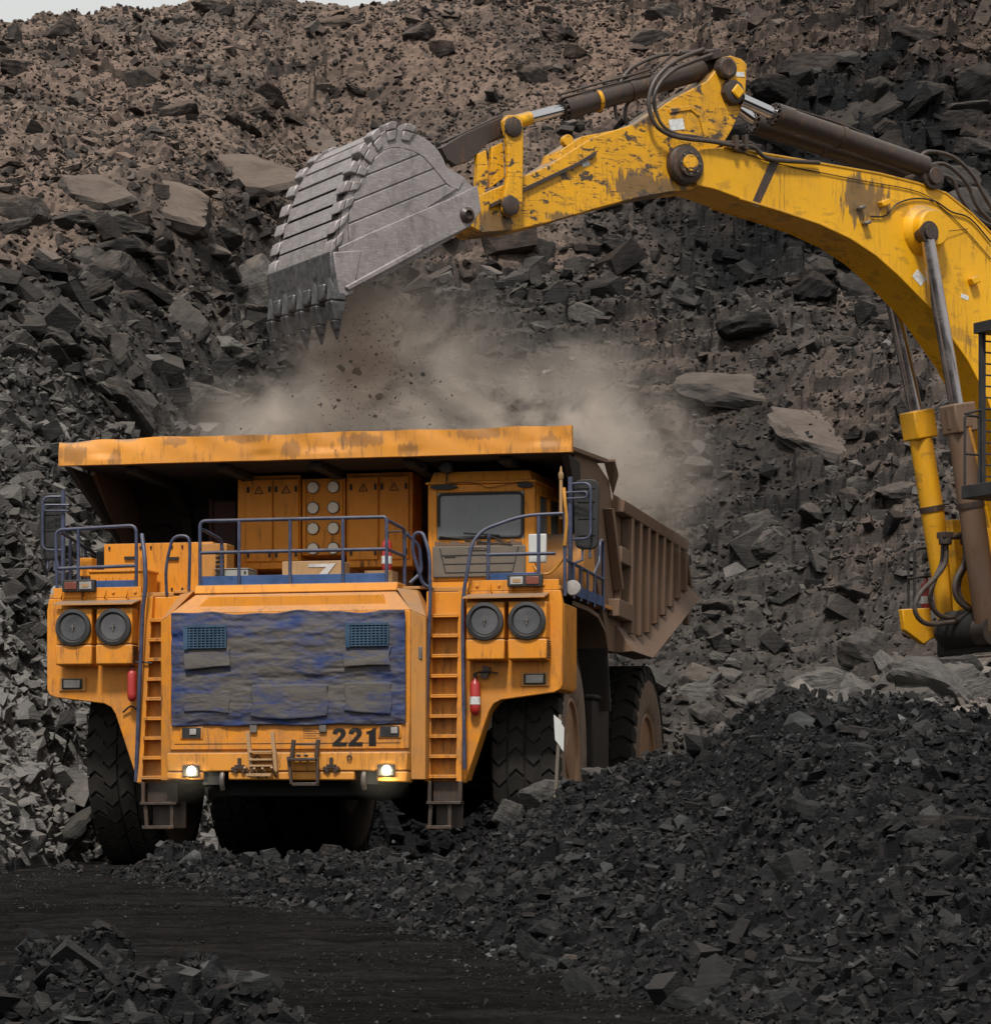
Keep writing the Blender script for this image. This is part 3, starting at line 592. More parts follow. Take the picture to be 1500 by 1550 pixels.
# more single boulders, alike within each part of the slope
def many(n, box, lo, hi, label, group, tone, soil, seed, on=HL):
    r = np.random.RandomState(seed)
    for i in range(n):
        u = r.uniform(box[0], box[2]); v = r.uniform(box[1], box[3]); p = on(u, v); s = r.uniform(lo, hi)
        z = float(hill_h(np.array([p[0]]), np.array([p[1]]))[0]) if on is HL else float(heap_z(np.array([p[0]]), np.array([p[1]]))[0])
        if on is HL and not bool(free_of_truck(np.array([p[0]]), np.array([p[1]]), s*.6)[0]): continue
        boulder('boulder', label, (p[0], p[1]+s*.15, z-s*.02), (s*r.uniform(.8, 1.5), s, s*r.uniform(.5, .95)), (r.normal(.45 if on is HL else 0, .35), r.normal(0, .35), r.uniform(0, 6)), (0, 3, 4, 7, 8)[r.randint(5)], 'rock' if on is HL else 'coal', float(np.clip(tone+r.normal(0, .09), .05, .8)), soil, group)
many(34, (0, 30, 1000, 200), .5, 1.3, 'dark angular boulder among brown soil high on the quarry slope', 'boulders on the brown upper slope', .22, .55, 1)
many(34, (0, 330, 400, 640), .5, 1.4, 'dark angular boulder on the left slope above the truck', 'boulders on the left middle slope', .33, .2, 2)
many(26, (0, 700, 220, 1290), .2, .45, 'pale broken boulder at the foot of the left slope', 'pale boulders beside the left front wheel', .62, .12, 3)
many(30, (1060, 100, 1500, 520), .7, 1.9, 'dark slab like boulder on the upper right rock face', 'dark boulders of the right rock face', .22, .12, 4)
many(24, (880, 430, 1380, 930), .3, .9, 'grey boulder on the gravelly slope behind the dump bed', 'boulders on the gravelly right slope', .48, .22, 5)
many(34, (1030, 1000, 1500, 1075), .35, .95, 'pale boulder on the bench between the coal heap and the excavator', 'pale boulders on the bench', .78, .12, 6)
many(30, (760, 1150, 1490, 1530), .16, .42, 'dark coal boulder lying on the long heap', 'larger coal lumps on the long heap', .26, .03, 7, HP)
# ================================================================ DUMP TRUCK  (x right, y towards the tail, z up)
truck = empty('dump_truck', (TX, TY, 0), -TA)
tag(truck, 'orange haul truck numbered 221 with blue tarp over its grille and lit headlights', 'dump truck')
def rail(name, paths, r=.024, mat='blue', parent=truck, fr=.12, n=8):
    m = MB()
    for p in paths: m.tube(fillet(p, fr, 4), r, n)
    return m.build(name, M[mat], parent, angle=50)
def ring(cx, cz, r, y, n=24): return [(cx+r*math.cos(2*math.pi*i/n), y, cz+r*math.sin(2*math.pi*i/n)) for i in range(n)]

# ---- chassis, axles and everything dark underneath
m = MB()
for sx in (-1, 1): m.box(sx*.95-.2, sx*.95+.2, .25, 9.6, 1.25, 1.95)
m.box(-.75, .75, .6, 1.1, 1.0, 1.9); m.box(-.75, .75, 3.6, 4.2, 1.1, 1.9); m.box(-.75, .75, 6.0, 6.4, 1.1, 1.9); m.box(-.9, .9, 9.2, 9.6, 1.2, 2.0)
m.box(-1.5, 1.5, .12, 2.9, 1.95, 3.4)
m.box(-1.15, 1.15, .35, 1.9, .95, 1.24)
m.build('chassis', M['chassis'], truck, .02)
m = MB(); m.rod((-2.1, 2.55, 1.5), (2.1, 2.55, 1.5), .26); m.build('axle', M['chassis'], truck)
m = MB(); m.rod((-2.0, 8.35, 1.53), (2.0, 8.35, 1.53), .55, 24); m.lathe([(.3,-.9),(.85,-.5),(.95,0),(.85,.5),(.3,.9)], (0, 8.35, 1.53), 'y', 24)
m.build('axle', M['chassis'], truck)
for sx in (-1, 1):
    m = MB(); m.rod((sx*1.55, 2.2, 1.3), (sx*1.55, 2.3, 2.9), .16); m.rod((sx*1.2, 1.2, 1.25), (sx*2.1, 2.2, 1.1), .07)
    m.build('suspension', M['chassis'], truck)
    m = MB(); m.rod((sx*.75, 3.9, 1.3), (sx*.75, 4.6, 3.4), .17); m.build('hoist_cylinder', M['chassis'], truck)
m = MB(); m.lathe([(.05,-1.05),(.5,-1.0),(.58,-.9),(.58,.9),(.5,1.0),(.05,1.05)], (2.15, 5.2, 1.55), 'y', 28); m.build('fuel_tank', M['bed'], truck)
m = MB(); m.box(2.35, 3.3, 3.95, 5.2, 1.15, 2.35); m.box(2.3, 3.34, 3.9, 5.25, 2.35, 2.42); m.build('battery_box', M['bed_dark'], truck, .03)
m = MB(); m.box(-3.2, -2.3, 4.1, 5.6, 1.2, 2.3); m.build('hydraulic_tank', M['bed'], truck, .05)

# ---- wheels
def wheel(x_out, y, side, steer, r=1.53, w=.95, lug='front'):
    t = empty('wheel', (x_out, y, r)); t.parent = truck; t.rotation_euler = (0, 0, steer)
    # local: outer face at x=0, body towards -side
    def X(a): return -side*a
    prof = [(.74,.13),(.80,.05),(.95,.012),(1.12,0),(1.28,.01),(1.40,.045),(1.475,.10),(1.485,.16),(1.49,w/2),(1.485,w-.16),(1.475,w-.10),(1.40,w-.04),(1.2,w),(.95,w-.02),(.78,w-.08),(.74,w-.13)]
    m = MB(); m.lathe([(q, X(h)) for q, h in prof], (0,0,0), 'x', 72, closed=True); ty = m.build('tyre', M['sidewall'], t, angle=40)
    m = MB(); n = 34 if lug == 'front' else 30
    rows = [(.0,.0,.30,.92),(.235,.5,.245,.92),(.47,.0,.245,.92),(.70,.5,.25,.95)] if lug == 'front' else [(0,.0,.40,.78),(.37,.5,.22,.80),(.56,.0,.40,.78)]
    sc = w/.95
    for a0, ph, ww, fill in rows:
        for i in range(n):
            an = 2*math.pi*(i+ph)/n; da = math.pi/n*fill; x0, x1 = a0*sc+.006, min((a0+ww*.93)*sc, w-.006); sk = .35*da*(1 if ph else -1)
            q0, q1 = 1.42, r
            def P(x, a, q): return (X(x), math.sin(a)*q, math.cos(a)*q)
            edge0 = .035 if a0 == 0 else 0.012; edge1 = .035 if x1 > w-.03 else .012
            lo = [P(x0, an-da+sk, q0), P((x0+x1)/2, an-da*1.0-sk, q0), P(x1, an-da+sk, q0), P(x1, an+da+sk, q0), P((x0+x1)/2, an+da*1.0-sk, q0), P(x0, an+da+sk, q0)]
            hi = [P(x0+edge0, an-da*.86+sk, q1), P((x0+x1)/2, an-da*.86-sk, q1), P(x1-edge1, an-da*.86+sk, q1), P(x1-edge1, an+da*.86+sk, q1), P((x0+x1)/2, an+da*.86-sk, q1), P(x0+edge0, an+da*.86+sk, q1)]
            m.prism(lo, hi)
            if a0 == 0 or x1 > w-.03:     # shoulder lug running a little way down the sidewall
                xa = -.004 if a0 == 0 else w+.004; xb = .06 if a0 == 0 else w-.06
                m.prism([P(xa+(xb-xa)*.15, an-da*.8+sk, 1.30), P(xb, an-da*.8+sk, 1.30), P(xb, an+da*.8+sk, 1.30), P(xa+(xb-xa)*.15, an+da*.8+sk, 1.30)],
                        [P(xa+(xb-xa)*.62, an-da*.8+sk, 1.50), P(xb, an-da*.8+sk, 1.50), P(xb, an+da*.8+sk, 1.50), P(xa+(xb-xa)*.62, an+da*.8+sk, 1.50)])
    m.lathe([(1.40,X(.03)),(1.488,X(.10)),(1.494,X(.18)),(1.496,X(w/2)),(1.494,X(w-.18)),(1.488,X(w-.10)),(1.40,X(w-.03)),(1.37,X(w-.10)),(1.37,X(.10))], (0,0,0), 'x', 72, closed=True)
    m.build('tread', M['tyre'], ty)
    m = MB(); d = .30 if lug == 'front' else .42
    m.lathe([(.80,X(.10)),(.775,X(.04)),(.73,X(.05)),(.70,X(.16)),(.66,X(d)),(.50,X(d+.02)),(.34,X(d-.10 if lug=='front' else d)),(.30,X(d-.22 if lug=='front' else d-.04)),(.05,X(d-.24 if lug=='front' else d-.05))], (0,0,0), 'x', 48)
    m.lathe([(.78,X(w-.12)),(.75,X(w-.3)),(.1,X(w-.32))], (0,0,0), 'x', 32)
    rm = m.build('rim', M['rim'], t, angle=30)
    m = MB()
    for q, nn, xx in ((.58, 22, d), (.42, 16, d-.03)):
        for i in range(nn):
            a = 2*math.pi*i/nn; m.lathe([(.03, X(xx+.03)), (.033, X(xx-.03)), (.02, X(xx-.10)), (.012, X(xx-.105))], (0, math.sin(a)*q, math.cos(a)*q), 'x', 6)
    m.build('wheel_bolts', M['steel'], rm)
    return t
wheel(3.30, 2.60, 1, math.radians(3.2)); wheel(-3.30, 2.60, -1, math.radians(3.2))
wheel(3.38, 8.4, 1, 0, lug='rear'); wheel(2.28, 8.4, 1, 0, lug='rear'); wheel(-3.38, 8.4, -1, 0, lug='rear'); wheel(-2.28, 8.4, -1, 0, lug='rear')

# ---- front fenders (big orange panels carrying lamps), each with the corner cut away over the tyre
for sx in (-1, 1):
    m = MB(); pts = [(1.72,3.62),(3.5,3.62),(3.53,3.45),(3.53,2.40),(3.50,2.33),(3.42,2.29),(2.72,2.20),(2.62,2.15),(2.56,2.06),(2.24,1.12),(1.72,1.12)]
    m.xz([(sx*x, z) for x, z in pts], .5, .62)
    m.xz([(sx*x, z) for x, z in [(3.53,3.46),(3.53,2.40),(3.50,2.34),(3.42,2.30),(3.36,2.36),(3.42,2.42),(3.44,3.46)]], .62, 1.5)
    m.xz([(sx*x, z) for x, z in [(3.44,2.33),(2.72,2.24),(2.62,2.18),(2.52,2.06),(2.22,1.15),(2.16,1.15),(2.46,2.08),(2.60,2.27),(2.72,2.30),(3.44,2.40)]], .62, .95)
    m.build('front_fender', M['orange'], truck, .012)
    # side fender sheet back over the tyre
    m = MB(); pth = [(1.5,3.5),(2.6,3.5),(3.4,3.46),(3.95,3.30),(4.2,3.05)]
    m.sheet([(sx*3.47,y,z) for y,z in pth], [(sx*2.3,y,z) for y,z in pth]); m.sheet([(sx*3.47,y,z+.06) for y,z in pth], [(sx*2.3,y,z+.06) for y,z in pth])
    m.sheet([(sx*3.47,y,z) for y,z in pth], [(sx*3.47,y,z+.06) for y,z in pth])
    m.build('wheel_arch', M['bed'], truck)
    m = MB(); m.yz([(4.16,3.08),(4.22,3.05),(4.50,2.2),(4.44,2.2)], min(sx*2.35,sx*3.46), max(sx*2.35,sx*3.46)); m.build('mud_flap', M['bed_dark'], truck)
# walk deck
m = MB(); m.box(-3.5, -1.75, .52, 4.4, 3.625, 3.68); m.box(1.75, 3.5, .52, 4.4, 3.625, 3.68); m.box(-1.745, 1.745, .5, 4.4, 3.66, 3.70)
m.build('deck', M['orange_dusty'], truck, .008)

# ---- centre nose
m = MB()
m.box(-1.62, 1.62, .02, .6, 1.50, 3.36)
m.prism([(-1.63,.015,3.355),(1.63,.015,3.355),(1.63,.62,3.355),(-1.63,.62,3.355)], [(-1.34,.22,3.62),(1.38,.22,3.62),(1.38,.62,3.62),(-1.34,.62,3.62)])
m.prism([(-1.36,.20,3.622),(1.40,.20,3.622),(1.40,.7,3.622),(-1.36,.7,3.622)], [(-1.36,.24,3.74),(1.40,.24,3.74),(1.40,.7,3.74),(-1.36,.7,3.74)])
m.xz([(-1.3,3.42),(1.3,3.42),(1.22,3.58),(-1.12,3.58)], .085, .30)
m.build('nose', M['orange'], truck, .015)
for sx in (-1, 1):   # slanted cheeks of the nose
    m = MB(); A = [(sx*1.625,.03,1.16),(sx*1.625,.03,3.35),(sx*1.40,.24,3.70),(sx*1.70,.55,3.62),(sx*1.78,.40,3.30),(sx*1.78,.40,1.16)]
    c0 = [(x - sx*.0, y+.05, z) for x, y, z in A]
    m.prism([(sx*1.625,.03,1.16),(sx*1.80,.14,1.16),(sx*1.80,.6,1.16),(sx*1.625,.6,1.16)], [(sx*1.625,.03,3.35),(sx*1.80,.14,3.27),(sx*1.80,.6,3.27),(sx*1.625,.6,3.35)])
    m.prism([(sx*1.627,.03,3.352),(sx*1.80,.14,3.272),(sx*1.80,.6,3.272),(sx*1.627,.6,3.352)], [(sx*1.38,.22,3.66),(sx*1.62,.4,3.64),(sx*1.62,.6,3.64),(sx*1.38,.6,3.66)])
    m.build('nose_cheek', M['orange_dusty'] if sx > 0 else M['orange'], truck, .01)
m = MB(); m.box(1.69,1.76,.085,.13,2.72,2.88); m.build('nose_latch', M['steel'], truck, .006)
# panel with number under the tarp
m = MB(); m.box(-1.615, 1.615, -.02, .02, 1.56, 1.89); m.build('number_panel', M['orange'], truck, .008)
m = MB(); m.box(-1.56, 1.50, -.024, -.018, 1.632, 1.640); m.build('panel_seam', M['bed_dark'], truck)
DIG = {'2': [(.06,.0),(.95,.0),(.99,.22),(.52,.22),(.86,.56),(.93,.74),(.86,.92),(.66,1.0),(.36,1.0),(.14,.90),(.06,.70),(.36,.66),(.42,.78),(.52,.80),(.60,.72),(.57,.60),(.42,.44),(.08,.16)],
       '1': [(.34,0),(.80,0),(.80,1.0),(.62,1.0),(.50,.88),(.18,.80),(.18,.66),(.34,.68)]}
m = MB(); x0 = .58
for i, ch in enumerate('221'):
    pp = [(x0+i*.215+a*.21, 1.595+b*.235) for a, b in DIG[ch]]
    vs = [m.bm.verts.new((x, -.026, z)) for x, z in pp]; m.bm.faces.new(vs)
bmesh.ops.solidify(m.bm, geom=m.bm.faces[:], thickness=.004)
m.build('number', M['ink'], truck)
m = MB()
for i in range(5): m.box(.20, .42-.05*(i % 2), -.0225, -.0195, 1.70+i*.030, 1.706+i*.030)
m.build('stencil_lines', M['bed_dark'], truck)
for x, sx in ((-1.32, -1), (1.36, 1)):
    m = MB(); m.box(x-.16, x+.16, -.035, .0, 1.69, 1.87); rc = m.build('lamp_recess', M['orange'], truck, .02)
    m = MB(); m.box(x-.13, x+.13, -.041, -.03, 1.71, 1.85); m.build('lamp_hole', M['black'], rc, .004)
    m = MB(); m.box(x+.02*sx-.0, x+.02*sx+.09, -.055, -.042, 1.755, 1.835); m.build('lamp_lens', M['lens'], rc, .006)
for x in (-.47, .47):
    m = MB(); m.box(x-.05, x+.05, -.06, -.021, 1.775, 1.885); m.build('hinge', M['steel'], truck, .01)

# ---- bumper
m = MB(); m.box(-1.62, 1.62, -.15, .2, 1.27, 1.52)
m.xz([(-1.62,1.265),(-1.62,1.17),(-1.12,1.16),(-1.12,1.265)], -.15, .2); m.xz([(1.62,1.265),(1.62,1.12),(1.22,1.13),(1.22,1.265)], -.15, .2)
m.xz([(-.78,1.265),(-.78,1.16),(.92,1.15),(.92,1.265)], -.148, .2)
m.build('bumper', M['orange_lip'], truck, .02)
for x in (-1.14, 1.24):
    m = MB(); m.box(x-.22 if x > 0 else x, x if x > 0 else x+.22, -.10, .2, 1.10, 1.30); m.build('hook_pocket', M['black'], truck)
for x in (-.87, 1.04):
    m = MB(); m.tube(smooth_path([(x,-.06,1.27),(x,-.13,1.22),(x,-.14,1.12),(x,-.10,1.04)], 5), [.035]*16, 8); m.build('tow_hook', M['steel'], truck)
for x in (-1.28, 1.35):
    m = MB(); m.box(x-.115, x+.115, -.185, -.152, 1.20, 1.355); hl = m.build('headlight', M['black'], truck, .012)
    m = MB(); m.lathe([(.001,-.012),(.052,-.012),(.062,-.004),(.062,0)], (x+.01, -.186, 1.28), 'y', 24); m.build('lamp_lens', M['lamp_on'], hl)
    pl = bpy.data.lights.new('headlight_glow', 'SPOT'); pl.energy = 45; pl.color = (1, .86, .5); pl.shadow_soft_size = .06; pl.spot_size = math.radians(150); pl.spot_blend = 1
    po = bpy.data.objects.new('headlight_glow', pl); COL.objects.link(po); po.parent = hl; po.location = (x, -.215, 1.27); po.rotation_euler = (math.radians(72), 0, 0)
for x in (-.62, .62):
    m = MB(); m.obox(x, -.165, 1.33, .13, .05, .05); m.obox(x, -.17, 1.39, .04, .05, .11)
    m.obox(x-.07, -.165, 1.29, .09, .05, .04, (0, .7, 0)); m.obox(x+.07, -.165, 1.29, .09, .05, .04, (0, -.7, 0)); m.build('bumper_hook', M['rusty_steel'], truck)
    m = MB()
    m.tube(smooth_path([(x+.24,-.165,1.48),(x+.27,-.17,1.45),(x+.24,-.175,1.41),(x+.21,-.17,1.45),(x+.24,-.165,1.48)], 4), .008, 6)
    m.build('shackle', M['rusty_steel'], truck)
# folding steps hung on the bumper
m = MB(); Y = -.2
m.obox(-.47, Y, 1.52, .05, .05, .52, (0,-.10,0)); m.obox(-.14, Y, 1.52, .05, .05, .52, (0,-.10,0))
for z in (1.52, 1.42, 1.34): m.obox(-.31, Y-.02, z, .31, .10, .028)
m.obox(-.31, Y-.14, 1.22, .34, .03, .04); m.obox(-.48, Y-.09, 1.26, .035, .24, .03, (-.5,0,0)); m.obox(-.12, Y-.09, 1.26, .035, .24, .03, (-.5,0,0)); m.obox(-.36, Y-.07, 1.25, .03, .24, .03, (-.5,0,0)); m.obox(-.25, Y-.07, 1.25, .03, .24, .03, (-.5,0,0))
m.build('folding_step', M['card'], truck, .006)
m = MB()
m.obox(.11, Y, 1.56, .05, .05, .24, (0,.12,0)); m.obox(.44, Y, 1.56, .05, .05, .24, (0,.12,0)); m.obox(.27, Y, 1.62, .30, .03, .03)
m.obox(.26, Y-.06, 1.42, .38, .16, .04); m.obox(.09, Y-.06, 1.28, .04, .05, .36, (0,-.12,0)); m.obox(.46, Y-.06, 1.26, .04, .05, .36, (0,.0,0)); m.obox(.30, Y-.06, 1.10, .36, .05, .045)
m.obox(.2,Y-.05,1.47,.03,.12,.03,(0,.5,0)); m.obox(.3,Y-.05,1.47,.03,.12,.03,(0,.5,0))
m.build('folding_step', M['rusty_steel'], truck, .006)

# ---- tarp over the grille
nx, nz = 190, 90; xs = np.linspace(-1.585, 1.575, nx); zs = np.linspace(1.875, 3.345, nz); Xg, Zg = np.meshgrid(xs, zs)
wr = (1-np.abs(2*fbm(Xg*.9+3, Zg*4.6, 301, 6, .6)-1)); wr2 = 1-np.abs(2*fbm(Xg*5+Zg*3, Zg*9, 311, 3)-1)
edge = np.minimum(sst(np.abs(Xg), 1.585, 1.45), 1); bul = .03*np.sin((Xg+1.6)*2.0)*.5
Yg = -.040 - .046*(wr-.55)*1.2 - .016*(wr2-.5) - .03*edge*sst(np.abs(Zg-2.6), .74, .5) - .012*sst(Zg, 3.2, 3.34)
Yg = np.minimum(Yg, -.027); Zt = Zg + sst(Zg, 3.1, 3.345)*(.018*np.sin(Xg*4.3+.6)+.01*np.sin(Xg*11)) - .008*np.sin(Xg*7)*sst(Zg, 2.1, 1.9)
co = np.stack([Xg.ravel(), Yg.ravel(), Zt.ravel()], 1); i = np.arange(nx*nz).reshape(nz, nx); q = np.stack([i[:-1,:-1], i[:-1,1:], i[1:,1:], i[1:,:-1]], -1).reshape(-1, 4)
tarp = link('tarp', np_mesh('tarp', co, q.ravel(), np.full(len(q), 4), M['tarp'], True), truck)
tarp['label'] = 'creased blue tarp caked with brown dust'
sm = tarp.modifiers.new('thickness', 'SOLIDIFY'); sm.thickness = .006
def flap(x0, x1, z0, z1, seed, out, name='tarp_pocket'):
    out = out*.8
    xs = np.linspace(x0, x1, 34); zs = np.linspace(z0, z1, 16); X, Z = np.meshgrid(xs, zs); t = (z1-Z)/(z1-z0)
    Y = (-.105 if name == 'vent_flap' else -.092) - out*np.sin(t*1.4) - .03*(fbm(X*3+seed, Z*8, seed, 4)-.5) ; Z2 = Z + .03*np.sin((X-x0)*4+seed)*t - .015*t*vnoise(X*6, Z*0+seed, seed)
    Xs = X + .012*np.sin(Z*20+seed)
    co = np.stack([Xs.ravel(), Y.ravel(), Z2.ravel()], 1); i = np.arange(X.size).reshape(X.shape); q = np.stack([i[:-1,:-1], i[:-1,1:], i[1:,1:], i[1:,:-1]], -1).reshape(-1, 4)
    o = link(name, np_mesh(name, co, q.ravel(), np.full(len(q), 4), M['tarp'], True), tarp); s = o.modifiers.new('thickness', 'SOLIDIFY'); s.thickness = .003
flap(-1.39, -.77, 2.63, 2.89, 401, .05, 'vent_flap'); flap(.77, 1.39, 2.62, 2.89, 402, .05, 'vent_flap')
flap(-1.39, -.78, 2.04, 2.33, 403, .012); flap(.78, 1.40, 2.03, 2.42, 404, .012); flap(-.48, .55, 1.98, 2.40, 405, .015)
for x0, x1 in ((-1.365, -.82), (.83, 1.365)):
    m = MB(); m.box(x0, x1, -.125, -.07, 2.885, 3.165); gb = m.build('vent_grille', M['black'], truck)
    m = MB(); nb = 10
    for k_ in range(nb+1): xx = x0+(x1-x0)*k_/nb; m.box(xx-.008, xx+.008, -.146, -.127, 2.885, 3.165)
    for k_ in range(9): zz_ = 2.89+.272*k_/8; m.box(x0, x1, -.149, -.130, zz_-.007, zz_+.007)
    m.box(x0-.03, x0+.03, -.152, -.126, 2.87, 3.18); m.box(x0, x1, -.155, -.126, 3.155, 3.185)
    m.build('grille_bars', plain('blue_grille_paint', (.018,.06,.115), .5, dust=.25) if 'gb' not in M else M['gb'], gb)

# ---- air cleaner boxes, two each side
for xs_ in ((-3.30,-2.80), (-2.735,-2.235), (2.315,2.815), (2.87,3.37)):
    x0, x1 = xs_; cx = (x0+x1)/2 - (.0)
    m = MB(); m.box(x0, x1, .24, .495, 2.98, 3.46); m.prism([(x0-.005,.225,2.975),(x1+.005,.225,2.975),(x1+.005,.495,2.975),(x0-.005,.495,2.975)], [(x0-.005,.225,2.71),(x1+.005,.225,2.71),(x1+.005,.495,2.69),(x0-.005,.495,2.69)])
    ab = m.build('air_cleaner', M['orange'], truck, .02)
    m = MB(); m.lathe([(.245,0),(.25,-.03),(.242,-.05),(.20,-.058),(.185,-.04),(.178,-.026),(.03,-.012),(.001,-.012)], (cx, .238, 3.205), 'y', 40); dk = m.build('filter_cover', M['black_plastic'], ab, angle=30)
    m = MB(); m.lathe([(.178,-.029),(.17,-.035),(.10,-.031),(.03,-.025),(.001,-.025)], (cx, .238, 3.205), 'y', 32); m.build('dust_cup', plain('grey_filter_dish', (.07,.07,.075), .35, dust=.2, sc=2), dk)
    m = MB(); m.obox(cx, .195, 3.205, .014, .02, .09); m.obox(cx, .195, 3.215, .05, .02, .014); m.build('wing_nut', M['steel'], dk)
    if x1 in (-2.235, 3.37):
        m = MB()
        for k_ in range(8): m.box(x1+.004, x1+.016, .25, .46, 2.73+k_*.030, 2.745+k_*.030)
        m.build('louvre', M['black'], ab)
for x0, x1, s in ((-3.32,-2.2,-1), (2.28,3.36,1)):
    m = MB(); m.prism([(x0,.16,3.50),(x1,.16,3.50),(x1,.55,3.58),(x0,.55,3.58)], [(x0,.16,3.515),(x1,.16,3.515),(x1,.55,3.60),(x0,.55,3.60)]); m.build('rain_shelf', M['orange_dusty'], truck)
    m = MB(); m.box(x0-.12 if s < 0 else x0, x1 if s < 0 else x1+.12, .50, .56, 3.62, 3.76)
    n_ = 4
    for k_ in range(n_):
        xx = x0+.12+k_*(x1-x0-.2)/(n_-1)
        m.prism([(xx-.10,.50,3.60),(xx-.10,.50,3.75),(xx-.085,.50,3.60)], [(xx-.10,.40,3.60),(xx-.10,.44,3.60),(xx-.085,.40,3.60)]); m.lathe([(.022,0),(.022,-.02),(.001,-.021)], (xx,.50,3.69), 'y', 8)
    m.build('bolted_bracket', M['orange'], truck, .006)
# fender position lamps
for x in (-3.16, 3.17):
    m = MB(); m.box(x-.19, x+.19, .475, .498, 2.37, 2.56); fr_ = m.build('fog_lamp', M['orange_dusty'], truck, .02)
    m = MB(); m.box(x-.145, x+.145, .46, .474, 2.395, 2.535); m.build('lamp_rim', M['black'], fr_, .01)
    m = MB(); m.box(x-.115, x+.115, .448, .459, 2.415, 2.52); m.build('lamp_glass', M['lens'], fr_, .02)
for x, s in ((-3.05, -1), (3.05, 1)):
    m = MB(); m.box(x-.23, x+.23, .40, .50, 3.66, 3.82) if s > 0 else m.box(x-.23, x+.23, .40, .50, 3.70, 3.86); lb = m.build('position_lamp', M['black'], truck, .012)
    zc = 3.74 if s > 0 else 3.78
    m = MB(); m.box(x-.19 if s < 0 else x+.02, x-.02 if s < 0 else x+.19, .388, .399, zc-.05, zc+.05); m.build('red_lens', M['red_lens'], lb, .006)
    m = MB(); a, b = (x+.02, x+.19) if s < 0 else (x-.19, x-.02); m.box(a, b, .388, .399, zc-.05, zc+.05); m.build('clear_lens', M['lens'], lb, .006)
    m = MB(); m.box((a+b)/2-.05, (a+b)/2+.05, .381, .387, zc-.02, zc+.02); m.build('bulb', M['marker_on'], lb)
for x, z, y in ((-3.47, 3.72, .75), (3.62, 3.66, .75)):
    m = MB(); m.lathe([(.06,.12),(.10,.05),(.105,0),(.09,-.02),(.001,-.03)], (x, y, z), 'y', 20); m.build('work_lamp', M['lens'], truck)

# ---- ladders with their side strips, and the step boxes hung below
for s, x0t, x1t, x0b, x1b in ((-1,-2.03,-1.67,-2.16,-1.70), (1,1.80,2.22,1.78,2.20)):
    m = MB(); zt, zb = 3.62, 1.14
    for a, b, o_ in ((x0t, x0b, -1), (x1t, x1b, 1)):
        m.prism([(b-.05,.34,zb),(b+.0+.03,.34,zb),(b+.03,.50,zb),(b-.05,.50,zb)], [(a-.05,.40,zt),(a+.03,.40,zt),(a+.03,.55,zt),(a-.05,.55,zt)])
    m.prism([(x0b,.46,zb),(x1b,.46,zb),(x1b,.495,zb),(x0b,.495,zb)], [(x0t,.52,zt),(x1t,.52,zt),(x1t,.56,zt),(x0t,.56,zt)])
    for k_ in range(9):
        z = zb+.04+k_*.262; f = (z-zb)/(zt-zb); a = x0b+(x0t-x0b)*f+.02; b = x1b+(x1t-x1b)*f-.04; y = .34+.06*f
        m.box(a, b, y-.04, y+.17, z, z+.022); m.box(a, b, y-.042, y-.03, z+.0225, z+.045)
    m.build('ladder', M['orange'], truck, .004)
    m = MB(); xa = x0b-.03
    # lower swinging step
    A = (-2.13, -1.62) if s < 0 else (1.78, 2.24); B = (-2.08, -1.68) if s < 0 else (1.80, 2.10)
    m.box(A[0], A[0]+.05, .30, .36, .84, 1.14); m.box(A[1]-.05, A[1], .30, .36, .84, 1.14); m.box(A[0]+.05, A[1]-.05, .42, .45, .88, 1.14); m.box(A[0], A[1], .24, .45, .84, .88)
    m.obox((B[0])+.02, .31, .70, .05, .05, .34, (0, .06*s, 0)); m.obox(B[1]-.02, .31, .70, .05, .05, .34); m.box(B[0]-.03, B[1]+.01, .27, .35, .52, .565); m.box(B[0]+.06, B[1]+.12, .46, .50, .53, .88)
    m.build('lower_step', M['rusty_steel'], truck, .006)
# handrails of the ladders
rail('handrail', [[(-2.22,.36,1.15),(-2.16,.30,2.2),(-2.10,.28,3.45),(-2.05,.26,3.75),(-2.08,.30,4.15),(-2.16,.42,4.45)]], .03)
rail('handrail', [[(-1.84,.5,3.64),(-1.84,.45,4.0),(-1.74,.45,4.42),(-1.50,.45,4.42),(-1.50,.45,4.2),(-1.53,.5,3.7)]], .022, fr=.16)
rail('handrail', [[(1.75,.30,1.18),(1.79,.24,2.3),(1.84,.22,3.5),(1.83,.24,4.1),(1.72,.30,4.38),(1.60,.34,4.38),(1.56,.36,4.18),(1.68,.45,3.72),(1.80,.5,3.66)]], .024, fr=.16)
rail('handrail', [[(2.27,.33,1.3),(2.26,.30,2.4),(2.25,.30,3.5),(2.36,.38,4.25),(2.50,.45,4.42),(3.0,.55,4.60),(3.52,.62,4.62)]], .024, fr=.2)
